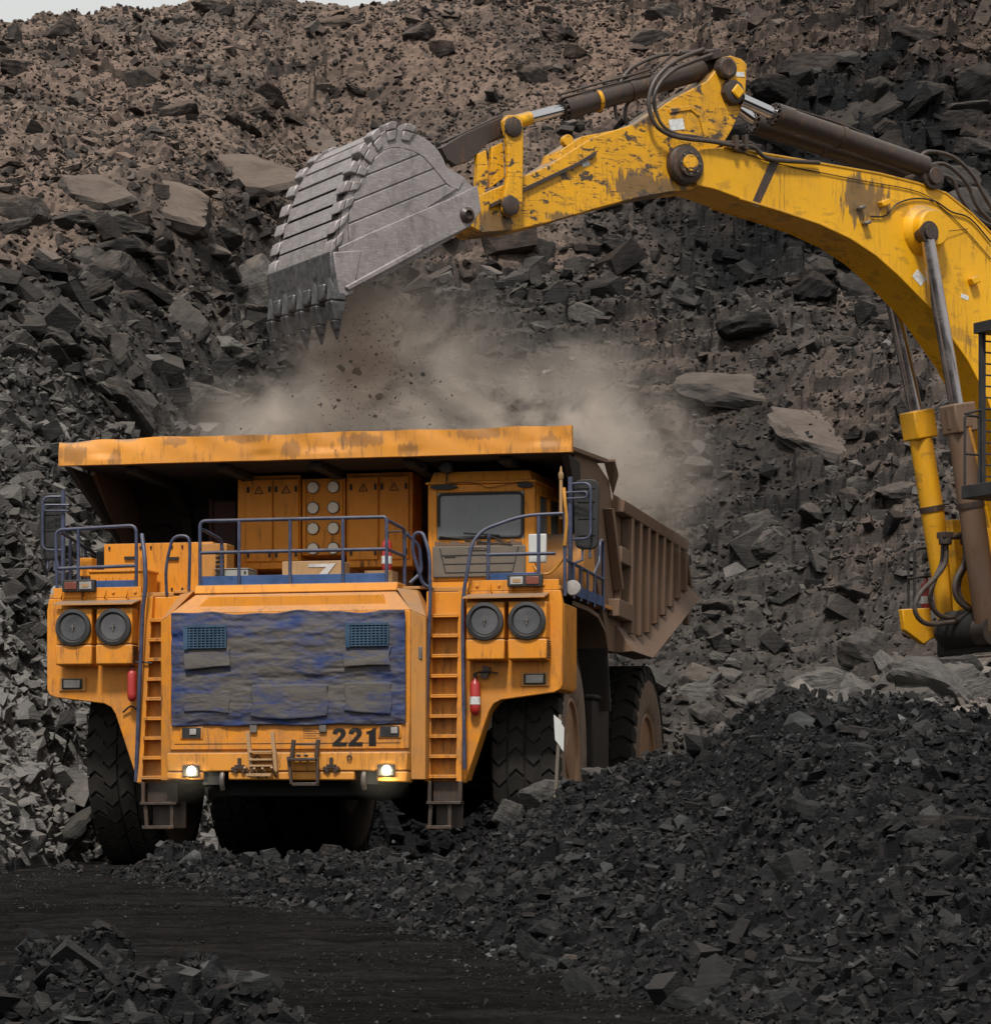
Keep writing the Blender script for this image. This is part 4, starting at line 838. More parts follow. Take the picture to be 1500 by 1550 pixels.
# deck railings
rail('deck_railing', [[(-3.12,.6,3.64),(-3.12,.6,4.55)], [(-3.42,.6,3.6),(-3.44,.6,4.55),(-2.30,.6,4.59),(-2.30,.6,3.62)], [(-3.40,.6,4.03),(-2.29,.6,4.05)], [(-3.43,.6,4.15),(-3.40,.6,4.03)],
    [(-3.42,.7,4.54),(-3.46,2.6,4.32),(-3.46,2.9,4.0),(-3.46,2.9,3.66)], [(-3.46,1.2,3.66),(-3.46,1.2,4.47)], [(-3.46,1.8,3.66),(-3.46,1.8,4.40)], [(-3.46,2.4,3.66),(-3.46,2.4,4.33)]], .024, fr=.10)
rail('deck_railing', [[(-1.33,.36,3.72),(-1.33,.36,4.60),(1.20,.36,4.60),(1.22,.36,4.55),(1.22,.36,3.72)], [(-1.33,.36,4.18),(1.22,.36,4.18)], [(-.79,.36,3.72),(-.79,.36,4.59)], [(-.09,.36,3.72),(-.09,.36,4.59)], [(.63,.36,3.72),(.63,.36,4.59)],
    [(1.22,.40,4.56),(1.30,1.0,4.50),(1.30,1.0,3.72)], [(1.30,1.1,4.45),(1.44,1.25,4.30),(1.46,1.3,3.95),(1.32,1.2,3.80)], [(-1.32,.40,4.5),(-1.20,.9,4.40),(-1.20,.9,3.75)], [(1.22,.4,4.18),(1.30,1.0,4.14)]], .024, fr=.08)
rail('deck_railing', [[(2.52,.58,3.66),(2.54,.58,4.38)], [(2.50,.58,4.10),(3.42,.58,4.10)], [(3.20,.58,3.66),(3.20,.58,4.6)], [(3.54,.62,3.55),(3.54,.62,4.62)],
    [(3.55,.7,4.02),(3.56,3.3,3.98)]] + [[(3.56,y,3.55),(3.56,y,4.0)] for y in (1.1,1.6,2.1,2.6)] + [[(3.55,2.6,4.0),(3.56,3.0,4.2),(3.56,3.05,4.5),(3.56,3.3,4.52),(3.56,3.3,3.55)]], .024, fr=.1)
for q in ((-3.06, -2.30, .61, .63, 3.70, 3.86), (-1.31, 1.21, .372, .388, 3.745, 3.87), (2.55, 3.19, .595, .61, 3.70, 3.86), (3.545, 3.57, .8, 3.2, 3.60, 3.74)):
    m = MB(); m.box(*q); m.build('kick_board', M['blue_board'], truck, .004)

# ---- cab
cab = empty('cab', (0, 0, 0)); cab.parent = truck
m = MB(); x0, x1, y0, y1 = 1.44, 2.90, 1.7, 3.25
m.xz([(1.46,3.70),(2.86,3.70),(2.86,3.86),(1.46,3.86)], y0, y1)
m.xz([(1.45,3.862),(1.575,3.862),(1.575,5.16),(1.45,5.16)], y0, y0+.12); m.xz([(2.775,3.862),(2.92,3.862),(2.92,5.16),(2.775,5.16)], y0, y0+.12)
m.box(1.577, 2.773, y0, y0+.10, 3.862, 4.42); m.box(1.577, 2.773, y0, y0+.12, 5.05, 5.16)
m.prism([(1.42,y0-.03,5.163),(2.94,y0-.03,5.163),(3.05,y1+.05,5.163),(1.42,y1+.05,5.163)], [(1.42,y0-.03,5.20),(2.94,y0-.03,5.20),(3.05,y1+.05,5.20),(1.42,y1+.05,5.20)])
m.prism([(1.47,y0+.02,5.203),(2.88,y0+.02,5.203),(2.98,y1,5.203),(1.47,y1,5.203)], [(1.52,y0+.06,5.34),(2.83,y0+.06,5.34),(2.93,y1-.1,5.34),(1.52,y1-.1,5.34)])
m.box(1.45, 1.50, y0+.123, y1, 3.862, 5.16); m.box(1.503, 2.9, y1-.06, y1, 3.862, 5.16)
# right side wall with window opening, flaring outward to the rear
def side(pts, t0=.0):  # points (y,z) on the side wall
    A = [(2.922+(y-y0)*.09, y, z) for y, z in pts]; B = [(x-.05, y, z) for x, y, z in A]; m.prism(A, B)
side([(y0+.125,3.862),(3.25,3.862),(3.25,4.30),(y0+.125,4.30)]); side([(y0+.125,4.303),(1.95,4.303),(1.95,5.16),(y0+.125,5.16)]); side([(1.953,5.02),(3.25,5.02),(3.25,5.16),(1.953,5.16)]); side([(2.95,4.303),(3.25,4.303),(3.25,5.017),(2.95,5.017)])
side([(2.40,4.303),(2.47,4.303),(2.47,5.017),(2.40,5.017)])
m.build('cab_shell', M['orange'], cab, .012)
m = MB(); m.tube(fillet([(1.60,1.69,4.44),(2.75,1.69,4.44),(2.75,1.69,5.03),(1.60,1.69,5.03),(1.60,1.69,4.6)], .07, 5), .018, 8); m.build('window_seal', M['black'], cab)
m = MB(); m.box(1.58, 2.77, 1.705, 1.715, 4.42, 5.05); m.build('windscreen', M['glass'], cab)
m = MB(); m.prism([(2.905,1.95,4.30),(2.995,2.95,4.30),(2.995,2.95,5.02),(2.905,1.95,5.02)], [(2.898,1.95,4.30),(2.988,2.95,4.30),(2.988,2.95,5.02),(2.898,1.95,5.02)]); m.build('side_window', M['glass'], cab)
m = MB(); m.box(1.52, 2.80, 1.655, 1.695, 3.90, 4.33); m.build('lower_cover', M['grey_panel'], cab, .03)
m = MB()
for a, b in (((1.62,4.30),(1.70,3.97)), ((2.70,4.30),(2.62,3.97))): m.prism([(a[0],1.648,a[1]),(a[0]+.012,1.648,a[1]),(b[0]+.012,1.648,b[1]),(b[0],1.648,b[1])], [(a[0],1.654,a[1]),(a[0]+.012,1.654,a[1]),(b[0]+.012,1.654,b[1]),(b[0],1.654,b[1])])
m.box(1.64, 2.69, 1.648, 1.654, 4.195, 4.207); m.box(1.67, 2.66, 1.648, 1.654, 4.08, 4.090); m.box(1.70, 2.62, 1.648, 1.654, 3.965, 3.975); m.box(1.69, 1.84, 1.642, 1.652, 4.18, 4.20)
m.build('cover_grooves', M['black'], cab)
m = MB(); m.tube(fillet([(2.02,1.645,4.27),(2.27,1.645,4.27),(2.27,1.645,4.30),(2.02,1.645,4.30)], .014, 3), .006, 6)
for k_ in range(5): m.box(2.06+k_*.04, 2.08+k_*.04, 1.64, 1.65, 4.278, 4.292)
m.build('cover_badge', M['steel'], cab)
m = MB(); pts = [(1.55,4.335)]+[(1.55+i*.0625, 4.385+.022*math.sin(i*1.9)+.014*math.sin(i*3.7+1)) for i in range(20)]+[(2.75,4.335)]
m.prism([(x,1.675,z) for x,z in pts], [(x,1.698,z) for x,z in pts]); m.build('mud_strip', M['bed'], cab)
m = MB(); m.rod((1.62,1.66,4.46),(2.10,1.66,4.40),.009,6); m.rod((1.95,1.655,4.50),(2.45,1.655,4.46),.012,6); m.rod((2.15,1.66,4.38),(2.62,1.65,4.33),.008,6); m.rod((2.18,1.655,4.49),(2.60,1.655,4.36),.008,6); m.obox(2.16,1.66,4.385,.06,.03,.03)
m.build('wiper', M['black'], cab)
m = MB(); m.lathe([(.03,0),(.05,.02),(.05,.10),(.001,.12)], (1.66,1.63,5.38), 'y', 16); m.lathe([(.06,-.06),(.09,-.03),(.09,.08),(.001,.10)], (1.72,1.66,5.40), 'y', 20); m.rod((1.70,1.72,5.2),(1.72,1.70,5.34),.012,6)
m.lathe([(.05,-.04),(.07,0),(.07,.08),(.001,.10)], (1.38,1.7,5.42), 'y', 16); m.build('roof_lamp', M['black_plastic'], cab)
m = MB()
for cx in (1.68, 2.80): m.prism([(cx+.19*math.cos(a)*(1 if cx < 2 else .6),1.64,5.125+.035*math.sin(a)) for a in np.linspace(0, 2*math.pi, 14, endpoint=False)], [(cx+.19*math.cos(a)*(1 if cx < 2 else .6),1.69,5.125+.035*math.sin(a)) for a in np.linspace(0, 2*math.pi, 14, endpoint=False)])
m.build('grab_strap', M['black'], cab)
m = MB(); m.tube(smooth_path([(1.70,1.66,5.18),(2.1,1.66,5.17),(2.3,1.66,5.10),(2.6,1.66,5.15),(2.95,1.68,5.19)], 5), .005, 5); m.build('roof_wire', M['black'], cab)
m = MB(); m.box(1.85,2.35,2.45,2.62,4.1,4.85); m.box(1.80,2.40,2.0,2.6,3.95,4.1); m.box(1.98,2.22,2.47,2.60,4.86,5.02); m.build('driver_seat', M['seat'], cab, .04)
m = MB(); m.tube([(2.10+.17*math.cos(a), 2.0+.06*math.sin(a), 4.42+.15*math.sin(a)) for a in np.linspace(0, 2*math.pi, 25)], .014, 8); m.rod((2.1,1.9,4.05),(2.1,2.0,4.42),.025,8); m.box(1.6,2.75,1.82,2.0,3.9,4.32); m.build('steering_wheel', M['seat'], cab)
m = MB(); m.box(2.98,3.22,.98,1.04,4.02,4.40); m.build('white_box', M['white_box'], truck, .015)
m = MB(); m.tube(smooth_path([(3.05,.95,3.98),(3.15,.93,3.88),(3.28,.93,3.88),(3.42,.9,4.0),(3.52,.85,4.12)], 6), .018, 8); m.tube(smooth_path([(3.54,.60,4.2),(3.57,.58,4.5),(3.55,.58,4.75),(3.53,.6,4.95)], 6), .022, 8); m.build('corrugated_hose', M['hose_yellow'], truck)
m = MB(); m.rod((3.48,.66,4.55),(3.48,.66,5.12),.022,8); m.lathe([(.02,0),(.034,.02),(.034,.09),(.02,.10),(.010,.17),(.008,.18)], (3.48,.66,5.06), 'z', 10); m.build('antenna', M['card'], truck)
# cooling air drum behind the right railing
m = MB(); m.lathe([(.05,-.5),(.40,-.48),(.44,-.4),(.44,.5),(.40,.55),(.05,.56)], (3.0,2.3,4.08), 'x', 28); m.build('brake_fan_drum', M['orange_dusty'], truck)

# ---- mirrors
for s in (-1, 1):
    x = 3.72 if s > 0 else -3.72; y = 1.15
    m = MB(); m.prism(*[[(x+dx, yy, z) for dx, z in fil] for yy in (y, y+.07) for fil in [[(v[0], v[2]) for v in fillet([(-.155,0,4.20),(.155,0,4.20),(.17,0,5.12),(-.17,0,5.12)], .12, 5, True)]]]); mr = m.build('mirror', M['black'], truck, .01)
    m = MB()
    for z in (4.38, 4.60, 4.82, 5.0): m.box(x-.12, x+.12, y-.012, y-.002, z, z+.018)
    m.box(x-.12, x-.105, y-.012, y-.002, 4.3, 5.05); m.box(x+.06, x+.075, y-.012, y-.002, 4.3, 5.05); m.build('mirror_ribs', M['black'], mr)
    e = .42*s
    m = MB(); xp = x-.20*s
    m.tube(fillet([(xp,y-.05,5.06),(x+.08*s,y-.10,5.06),(x+.08*s,y-.10,4.33),(xp,y-.05,4.33)], .10, 5), .016, 8)
    m.tube(fillet([(xp-.1*s,y-.1,4.94),(x+.04*s,y-.16,4.94),(x+.04*s,y-.16,4.86),(xp-.1*s,y-.1,4.86)], .035, 4), .013, 8)
    m.rod((xp,y-.06,3.6),(xp,y-.06,5.15),.032,10)
    m.tube([(x-.05*s,y+.03,4.2),(x-.05*s,y,4.06),(xp,y-.05,4.0)], .018, 8); m.tube([(x+.05*s,y+.03,4.2),(x+.05*s,y,4.08)], .018, 8)
    m.build('mirror_bracket', M['blue'], mr)

# ---- electrical cabinets and the panel of round vents
def cabinet(x0, x1, z0, z1, doors, name='cabinet'):
    m = MB(); m.box(x0, x1, 3.0, 3.9, z0, z1); cb = m.build(name, M['orange'], truck, .01); cb.location = (.165, -.6, -.085)
    for a, b in doors:
        m = MB(); m.box(a, b, 2.965, 2.997, z0+.10, z1-.06); dr = m.build('cabinet_door', M['orange'], cb, .008)
        m = MB(); cx = (a+b)/2; zc = z1-.22
        for q in range(3):
            a1, a2 = (2*math.pi*q/3+math.pi/2, 2*math.pi*(q+1)/3+math.pi/2); r_ = .07
            m.rod((cx+r_*math.cos(a1), 2.96, zc+r_*math.sin(a1)), (cx+r_*math.cos(a2), 2.96, zc+r_*math.sin(a2)), .006, 5)
        m.rod((cx, 2.96, zc-.01), (cx, 2.96, zc+.03), .005, 5); m.build('warning_triangle', M['ink'], dr)
        m = MB()
        for z in (z1-.2, z0+.2): m.box(a+.02, a+.05, 2.945, 2.964, z-.04, z+.04); m.box(b-.05, b-.02, 2.945, 2.964, z-.04, z+.04)
        m.build('hinge', M['black'], dr)
cabinet(-1.61, -.70, 4.22, 5.52, [(-1.48,-1.10), (-1.075,-.72)]); cabinet(-.04, .90, 4.22, 5.52, [(.0,.415), (.44,.85)])
m = MB(); m.box(-.68, -.06, 3.0, 3.9, 4.40, 5.46); m.box(-.66,-.62,2.97,2.998,4.42,5.44); m.box(-.13,-.09,2.97,2.998,4.42,5.44); rp = m.build('resistor_panel', M['orange'], truck, .01); rp.location = (.165, -.6, -.085)
for xx in (-.515, -.225):
    for zz_ in (5.335, 5.05, 4.765, 4.485):
        m = MB(); m.lathe([(.078,0),(.078,-.03),(.07,-.04),(.001,-.042)], (xx, 2.997, zz_), 'y', 26); cp = m.build('vent_cap', M['white_cap'], rp)
        m = MB(); m.lathe([(.088,0),(.088,-.02),(.08,-.021)], (xx, 2.998, zz_), 'y', 26); m.build('cap_rim', M['black'], cp)
m = MB(); m.box(-1.6, .9, 3.1, 3.9, 3.70, 4.22); m.box(-1.58,-1.0,2.6,3.05,3.72,3.95); m.box(-.1,.5,2.6,3.05,3.72,3.92); m.box(-1.45,-1.2,2.55,2.59,3.98,4.14); m.build('cabinet_base', M['orange_dusty'], truck, .02)
m = MB(); m.box(1.05,1.35,3.0,3.5,3.7,5.2)
for z in np.arange(4.0, 5.2, .16): m.lathe([(.16,0),(.16,.05),(.001,.06)], (1.2, 2.93, z), 'y', 16)
m.build('brake_resistor', M['bed_dark'], truck)
m = MB(); m.box(-2.05,-1.68,3.1,3.7,4.35,5.18); m.box(-2.08,-2.02,3.05,3.12,4.3,5.2); m.build('radiator_unit', plain('dull_maroon_paint', (.05,.014,.014), .7), truck, .02)
# left hand equipment box on the deck
m = MB(); m.box(-3.08,-1.52,1.5,2.6,3.69,4.44); m.box(-2.47,-2.455,1.485,1.499,3.7,4.43); m.box(-1.9,-1.885,1.485,1.499,3.7,4.43); m.box(-1.83,-1.5,1.30,1.5,3.69,4.40); eb = m.build('equipment_box', M['orange'], truck, .012)
m = MB(); m.box(-2.78,-2.62,1.47,1.499,4.22,4.26); m.box(-2.16,-2.0,1.47,1.499,4.20,4.24)
for x in (-3.0,-2.55,-2.4,-2.1,-1.95): m.box(x-.012,x+.012,1.482,1.499,4.36,4.40); m.box(x-.012,x+.012,1.482,1.499,3.78,3.82)
m.build('latches', M['bed_dark'], eb)
m = MB(); m.box(-3.06,-2.28,.9,1.4,3.70,4.0); m.box(-3.08,-2.26,.88,1.42,3.995,4.03); m.box(-3.22,-3.04,.9,1.1,3.95,4.2)
for i_ in range(6): m.box(-2.95+i_*.10,-2.935+i_*.10,.87,.90,3.75,3.93)
m.build('tool_box', M['orange'], truck, .01)
m = MB(); m.prism(*[[(-3.3+dx, yy, z) for dx, z in ((-.1,3.75),(.1,3.75),(.12,4.4),(-.08,4.4))] for yy in (2.0, 2.06)]); m.build('rear_view_mirror', M['black_plastic'], truck, .02)
m = MB(); m.box(-1.5,-1.15,.95,1.3,3.72,4.36)
m.build('vent_box', M['orange_dusty'], truck, .01)
m = MB()
for i_ in range(8): m.box(-1.3,-1.18,.935,.949,3.80+i_*.06,3.825+i_*.06)
m.build('vent_louvre', M['black'], truck)

# ---- fire extinguishers
def extinguisher(x, y, z, name='fire_extinguisher', sc=1., parent=truck, band=True):
    m = MB(); m.lathe([(a*sc, b*sc) for a, b in [(.02,-.29),(.05,-.27),(.078,-.22),(.08,-.16),(.08,.18),(.065,.23),(.03,.26),(.025,.30)]], (x,y,z), 'z', 20); e = m.build(name, M['red'], parent, angle=50)
    if band: m = MB(); m.lathe([(.083*sc,-.12*sc),(.083*sc,.0)], (x,y,z), 'z', 20); m.build('label_band', M['label'], e)
    m = MB(); m.obox(x, y, z+.33*sc, .05*sc, .05*sc, .07*sc); m.tube(smooth_path([(x,y,z+.36*sc),(x+.08*sc,y-.02,z+.38*sc),(x+.22*sc,y,z+.385*sc),(x+.36*sc,y,z+.36*sc)], 5), .014*sc, 8); m.build('valve', M['black'], e)
    return e
extinguisher(2.39, .42, 2.24, sc=.84); 
m = MB(); m.obox(2.52,.45,2.56,.10,.05,.16,(0,.3,0)); m.build('extinguisher_bracket', M['rusty_steel'], truck)
extinguisher(-2.27, .34, 2.44, sc=.78, band=False)
m = MB(); m.tube(smooth_path([(-2.44,.46,2.08),(-2.32,.44,2.16),(-2.22,.44,2.10)], 5), .014, 6); m.build('extinguisher_bracket', M['rusty_steel'], truck)
fe = extinguisher(1.02, 1.15, 4.16, sc=.85)

# ---- loose things on the deck
crate = empty('taped_box', (0,0,0)); 
def on_deck(name, mb, mat, label, cat, at):
    return None
TMAT = Matrix.Translation((TX, TY, 0)) @ Matrix.Rotation(-TA, 4, 'Z')
bpy.data.objects.remove(crate)
def deck_thing(name, at, label, cat):
    e = empty(name, TMAT @ Vector(at), -TA); return tag(e, label, cat)
t = deck_thing('cardboard_box', (.03, 1.0, 3.705), 'brown cardboard box with crossed silver tape behind the middle railing', 'box')
m = MB(); m.box(-.42,.40,0,.45,0,.40); m.build('carton', M['card'], t, .012)
m = MB(); A = [(-.05,.315),(.30,.315),(.30,.36),(-.05,.36)]; m.prism([(x,-.008,z) for x,z in A], [(x,-.001,z) for x,z in A]); A = [(-.1,.02),(.05,.02),(.33,.36),(.24,.36)]; m.prism([(x,-.012,z) for x,z in A], [(x,-.009,z) for x,z in A]); m.build('tape', M['tape'], t)
t = deck_thing('battery_case', (-1.08, .95, 3.705), 'grey metal case with rusty bolts at the left end of the middle railing', 'metal case')
m = MB(); m.box(-.23,.23,0,.4,0,.30); m.box(-.24,.24,-.01,.41,.302,.318); m.build('case_body', M['grey_box'], t, .01)
m = MB()
for x, z in ((-.19,.26),(.19,.26),(-.19,.04),(.19,.04)): m.lathe([(.018,0),(.016,-.012),(.001,-.013)], (x, -.001, z), 'y', 8)
m.build('bolt', M['rusty_steel'], t)
t = deck_thing('small_carton', (.98, .85, 3.705), 'small open carton below the red extinguisher at the right of the middle railing', 'carton')
m = MB(); m.box(-.19,.19,0,.02,0,.24); m.box(-.19,.19,.28,.30,0,.24); m.box(-.19,-.17,.021,.279,0,.24); m.box(.17,.19,.021,.279,0,.24); m.box(-.168,.168,.021,.279,0,.02); m.prism([(-.19,-.002,.24),(0,-.012,.09),(.19,-.002,.24)], [(-.19,-.006,.24),(0,-.018,.09),(.19,-.006,.24)]); m.build('carton_body', M['card'], t, .003)

# ---- dump body
bed = empty('dump_bed', (0,0,0)); bed.parent = truck
W = 3.42
SH = [(1.9,5.44),(3.1,4.40),(4.42,3.25),(4.50,3.06),(6.7,3.12),(9.7,3.92),(11.3,4.32),(11.6,4.58),(10.95,5.26),(4.75,5.26),(4.55,5.5),(3.6,5.64),(1.9,5.60)]
m = MB()
for s in (-1, 1): m.yz(SH, min(s*W, s*(W-.07)), max(s*W, s*(W-.07)))
fl = [(4.45,3.10),(6.7,3.16),(9.7,3.96),(11.3,4.36)]
m.prism([(-W+.075,y,z) for y,z in fl]+[(-W+.075,y,z+.1) for y,z in fl[::-1]], [(W-.075,y,z) for y,z in fl]+[(W-.075,y,z+.1) for y,z in fl[::-1]])
m.build('body_shell', M['bed'], bed, .01)
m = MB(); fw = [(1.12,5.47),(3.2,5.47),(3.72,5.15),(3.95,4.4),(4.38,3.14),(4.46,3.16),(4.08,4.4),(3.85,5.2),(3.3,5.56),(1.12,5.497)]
m.prism([(-W+.075,y,z) for y,z in fw], [(W-.075,y,z) for y,z in fw]); m.build('front_wall', M['bed_dark'], bed, .01)  # dark oily paint with the shade under the canopy put into its colour
# ribs, top rail, chine
for s in (-1, 1):
    m = MB()
    def bx(y0, y1, z0, z1, o=.16): m.box(min(s*(W+.003), s*(W+o)), max(s*(W+.003), s*(W+o)), y0, y1, z0, z1)
    for i_ in range(8):
        y = 5.55+i_*.74; zb_ = np.interp(y, [4.5,6.7,9.7,11.3], [3.35,3.40,4.15,4.55]); bx(y, y+.17, zb_, 5.07, .17)
    m.prism([(s*(W+.003),4.78,5.07),(s*(W+.17),4.78,5.07),(s*(W+.19),4.78,5.24),(s*(W+.003),4.78,5.34)], [(s*(W+.003),10.95,5.07),(s*(W+.17),10.95,5.07),(s*(W+.19),10.95,5.24),(s*(W+.003),10.95,5.34)])
    lo = [(5.0,3.10),(6.75,3.10),(9.7,3.86),(11.55,4.36)]; hi = [(5.0,3.44),(6.7,3.46),(9.6,4.20),(11.3,4.62)]
    for j in range(3):
        a, b, c_, d_ = lo[j], lo[j+1], hi[j+1], hi[j]
        m.prism([(s*(W-.02),a[0],a[1]-.04),(s*(W-.02),b[0],b[1]-.04),(s*(W-.02),c_[0],c_[1]),(s*(W-.02),d_[0],d_[1])], [(s*(W+.28),a[0],a[1]-.02),(s*(W+.28),b[0],b[1]-.02),(s*(W+.03),c_[0],c_[1]+.02),(s*(W+.03),d_[0],d_[1]+.02)])
    # pocket frame at the front of the side
    m.prism([(s*(W+.003),4.05,5.05),(s*(W+.14),4.05,5.05),(s*(W+.14),4.85,3.95),(s*(W+.003),4.85,3.95)], [(s*(W+.003),4.22,5.05),(s*(W+.14),4.22,5.05),(s*(W+.14),5.0,4.0),(s*(W+.003),5.0,4.0)])
    bx(4.75, 5.54, 4.35, 4.58, .15); bx(4.4, 5.54, 3.55, 3.80, .17); bx(4.9, 5.0, 3.81, 4.34, .1)
    m.prism([(s*(W+.003),11.0,5.2),(s*(W+.12),11.0,5.2),(s*(W+.12),11.65,4.5),(s*(W+.003),11.65,4.5)], [(s*(W+.003),11.12,5.25),(s*(W+.12),11.12,5.25),(s*(W+.12),11.75,4.55),(s*(W+.003),11.75,4.55)])
    bx(11.35, 11.6, 3.9, 4.3, .1)
    m.build('side_ribs', M['bed'], bed, .012)
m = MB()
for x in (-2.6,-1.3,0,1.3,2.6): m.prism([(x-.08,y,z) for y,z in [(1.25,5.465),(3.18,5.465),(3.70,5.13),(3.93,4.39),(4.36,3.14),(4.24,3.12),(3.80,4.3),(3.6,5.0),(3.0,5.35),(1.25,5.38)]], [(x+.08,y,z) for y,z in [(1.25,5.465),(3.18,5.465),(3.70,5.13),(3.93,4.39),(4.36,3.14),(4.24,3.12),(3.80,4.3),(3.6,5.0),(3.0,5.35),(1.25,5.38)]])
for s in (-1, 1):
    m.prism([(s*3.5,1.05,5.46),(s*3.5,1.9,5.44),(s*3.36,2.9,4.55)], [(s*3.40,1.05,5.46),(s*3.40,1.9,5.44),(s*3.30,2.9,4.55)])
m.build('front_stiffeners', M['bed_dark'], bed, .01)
# canopy roof and its bright edge
m = MB(); m.prism([(-3.54,1.03,5.50),(3.54,1.03,5.50),(3.50,4.0,5.68),(-3.50,4.0,5.68)], [(-3.54,1.03,5.56),(3.54,1.03,5.56),(3.50,4.0,5.74),(-3.50,4.0,5.74)])
m.prism([(3.44,4.0,5.70),(3.60,4.0,5.70),(3.52,4.75,5.58),(3.44,4.75,5.30)], [(3.44,4.0,5.74),(3.60,4.0,5.74),(3.52,4.75,5.62),(3.44,4.75,5.36)])
m.build('canopy', M['bed'], bed, .008)
nx = 150; xs = np.linspace(-3.555, 3.555, nx); nz_ = 9; m = MB(); rows = []
for j in range(nz_):
    f = j/(nz_-1); row = []
    for x in xs:
        dent = .035*max(0, math.sin((x+3.6)*2.05))**6 if f > .3 else .02*max(0, math.sin((x+3.2)*3.1))**8
        lt = sst(np.array(x), -2.9, -3.6); top = 5.815 - .0*float(lt)
        z = 5.47 + (top-5.47)*f + (.008*math.sin(x*2.3)+.006*math.sin(x*5.1)+.03*float(sst(np.array(x),-2.2,-3.5))*math.sin(x*6))*(f**3)
        y = 1.0 + dent*1.3 + .05*f**4*float(sst(np.array(x), -1.6, -2.6)) + .01*math.sin(x*9+f*5)*f
        row.append(m.bm.verts.new((x, y, z)))
    rows.append(row)
top2 = [m.bm.verts.new((v.co.x, v.co.y+.09, v.co.z+.004)) for v in rows[-1]]; top3 = [m.bm.verts.new((v.co.x, v.co.y+.10, 5.55)) for v in rows[-1]]; bot = [m.bm.verts.new((v.co.x, v.co.y+.10, 5.47)) for v in rows[0]]
L = rows+[top2, top3]
for a, b in zip(L[:-1], L[1:]):
    for i_ in range(nx-1): m.bm.faces.new((a[i_], a[i_+1], b[i_+1], b[i_]))
for i_ in range(nx-1): m.bm.faces.new((rows[0][i_], rows[0][i_+1], bot[i_+1], bot[i_]))
m.bm.faces.new([r_[0] for r_ in L]+[bot[0]]); m.bm.faces.new([r_[-1] for r_ in L]+[bot[-1]])
m.build('canopy_edge', M['orange_lip'], bed, angle=60)

# ---- the load
def load_z(X, Y): return 4.95 + .95*np.exp(-((X-.2)/1.9)**2 - ((Y-5.6)/2.4)**2) - .1*np.abs(X)*.3 + .5*facet(X+9, Y+9, .5, 500, 1., .9) + .1*(fbm(X*2, Y*2, 505, 3)-.5)
xs = np.arange(-3.30, 3.31, .08); ys = np.arange(3.7, 10.9, .08); X, Y = np.meshgrid(xs, ys); Z = np.minimum(load_z(X, Y), 99); sh = X.shape
co = np.stack([X.ravel(), Y.ravel(), Z.ravel()], 1); i = np.arange(X.size).reshape(sh); q = np.stack([i[:-1,:-1], i[:-1,1:], i[1:,1:], i[1:,:-1]], -1).reshape(-1, 4)
me = np_mesh('load', co, q.ravel(), np.full(len(q), 4), M['rock'])
for nm, v in (('tone', .3), ('soil', .25)): me.attributes.new(nm, 'FLOAT', 'POINT').data.foreach_set('value', np.full(len(co), v, np.float32))
lo = link('rock_load', me); lo.matrix_world = TMAT; tag(lo, 'broken rock heaped in the dump bed of the orange truck', 'rock load', kind='stuff')
n_ = 1500; X = rs.uniform(-3.1, 3.1, n_); Y = rs.uniform(3.9, 10.6, n_); S = sizes(n_, .08, .45, 2.2)
o_ = scatter('load_lumps', np.stack([X, Y, load_z(X, Y)+.1*S], 1), S, rs.uniform(.2, .6, n_), rs.uniform(.1, .4, n_), M['rock'], kind='stuff', label='loose lumps on top of the load in the dump bed', cat='rubble'); o_.matrix_world = TMAT
p = TMAT @ Vector((.98, 4.3, 5.92)); boulder('boulder', 'dark squarish block tumbling in the dust just above the canopy edge', p, (.52, .42, .62), (.2, .5, .2), 4, 'rock', .12, .1)
p = TMAT @ Vector((1.65, 4.4, 5.72)); boulder('boulder', 'low grey lump on the load right of the squarish block', p, (.55, .42, .32), (.2, .2, .2), 5, 'rock', .3, .3)
# ================================================================ EXCAVATOR (x back towards the machine, y away from camera side, z up)
EB = math.radians(30); EX, EY = -.425, 42.5
exc = empty('excavator', (EX, EY, 0), EB)
tag(exc, 'big yellow excavator holding its scraped steel bucket above the dump truck', 'excavator')
def e(u, v, n=0.):
    """point of the machine seen in the photograph, n metres from its middle plane"""
    k_ = (u-750)/FOC; cb, sb = math.cos(EB), math.sin(EB); S = (k_*(EY-n*cb)-EX-n*sb)/(cb-k_*sb); Y = EY+S*sb-n*cb
    return (S, -n, H+(V0-v)/FOC*Y)
def outline(pts, n): return [e(u, v, n) for u, v in pts]
def plate(m, pts, n0, n1):
    """side outline traced on plane n0, extruded square to n1"""
    A = outline(pts, n0); m.prism(A, [(x, -n1, z) for x, y, z in A]); return m
def chaikin(pts, it=2, closed=True):
    P = [np.array(p, float) for p in pts]
    for _ in range(it):
        Q = []
        n = len(P)
        for i in range(n if closed else n-1):
            a, b = P[i], P[(i+1) % n]; Q += [a*.75+b*.25, a*.25+b*.75]
        if not closed: Q = [P[0]]+Q+[P[-1]]
        P = Q
    return [tuple(p) for p in P]
def shaft(m, c, n0, n1, r, seg=24): m.rod((c[0], -n0, c[2]), (c[0], -n1, c[2]), r, seg); return m
HB = .39          # half width of the boom
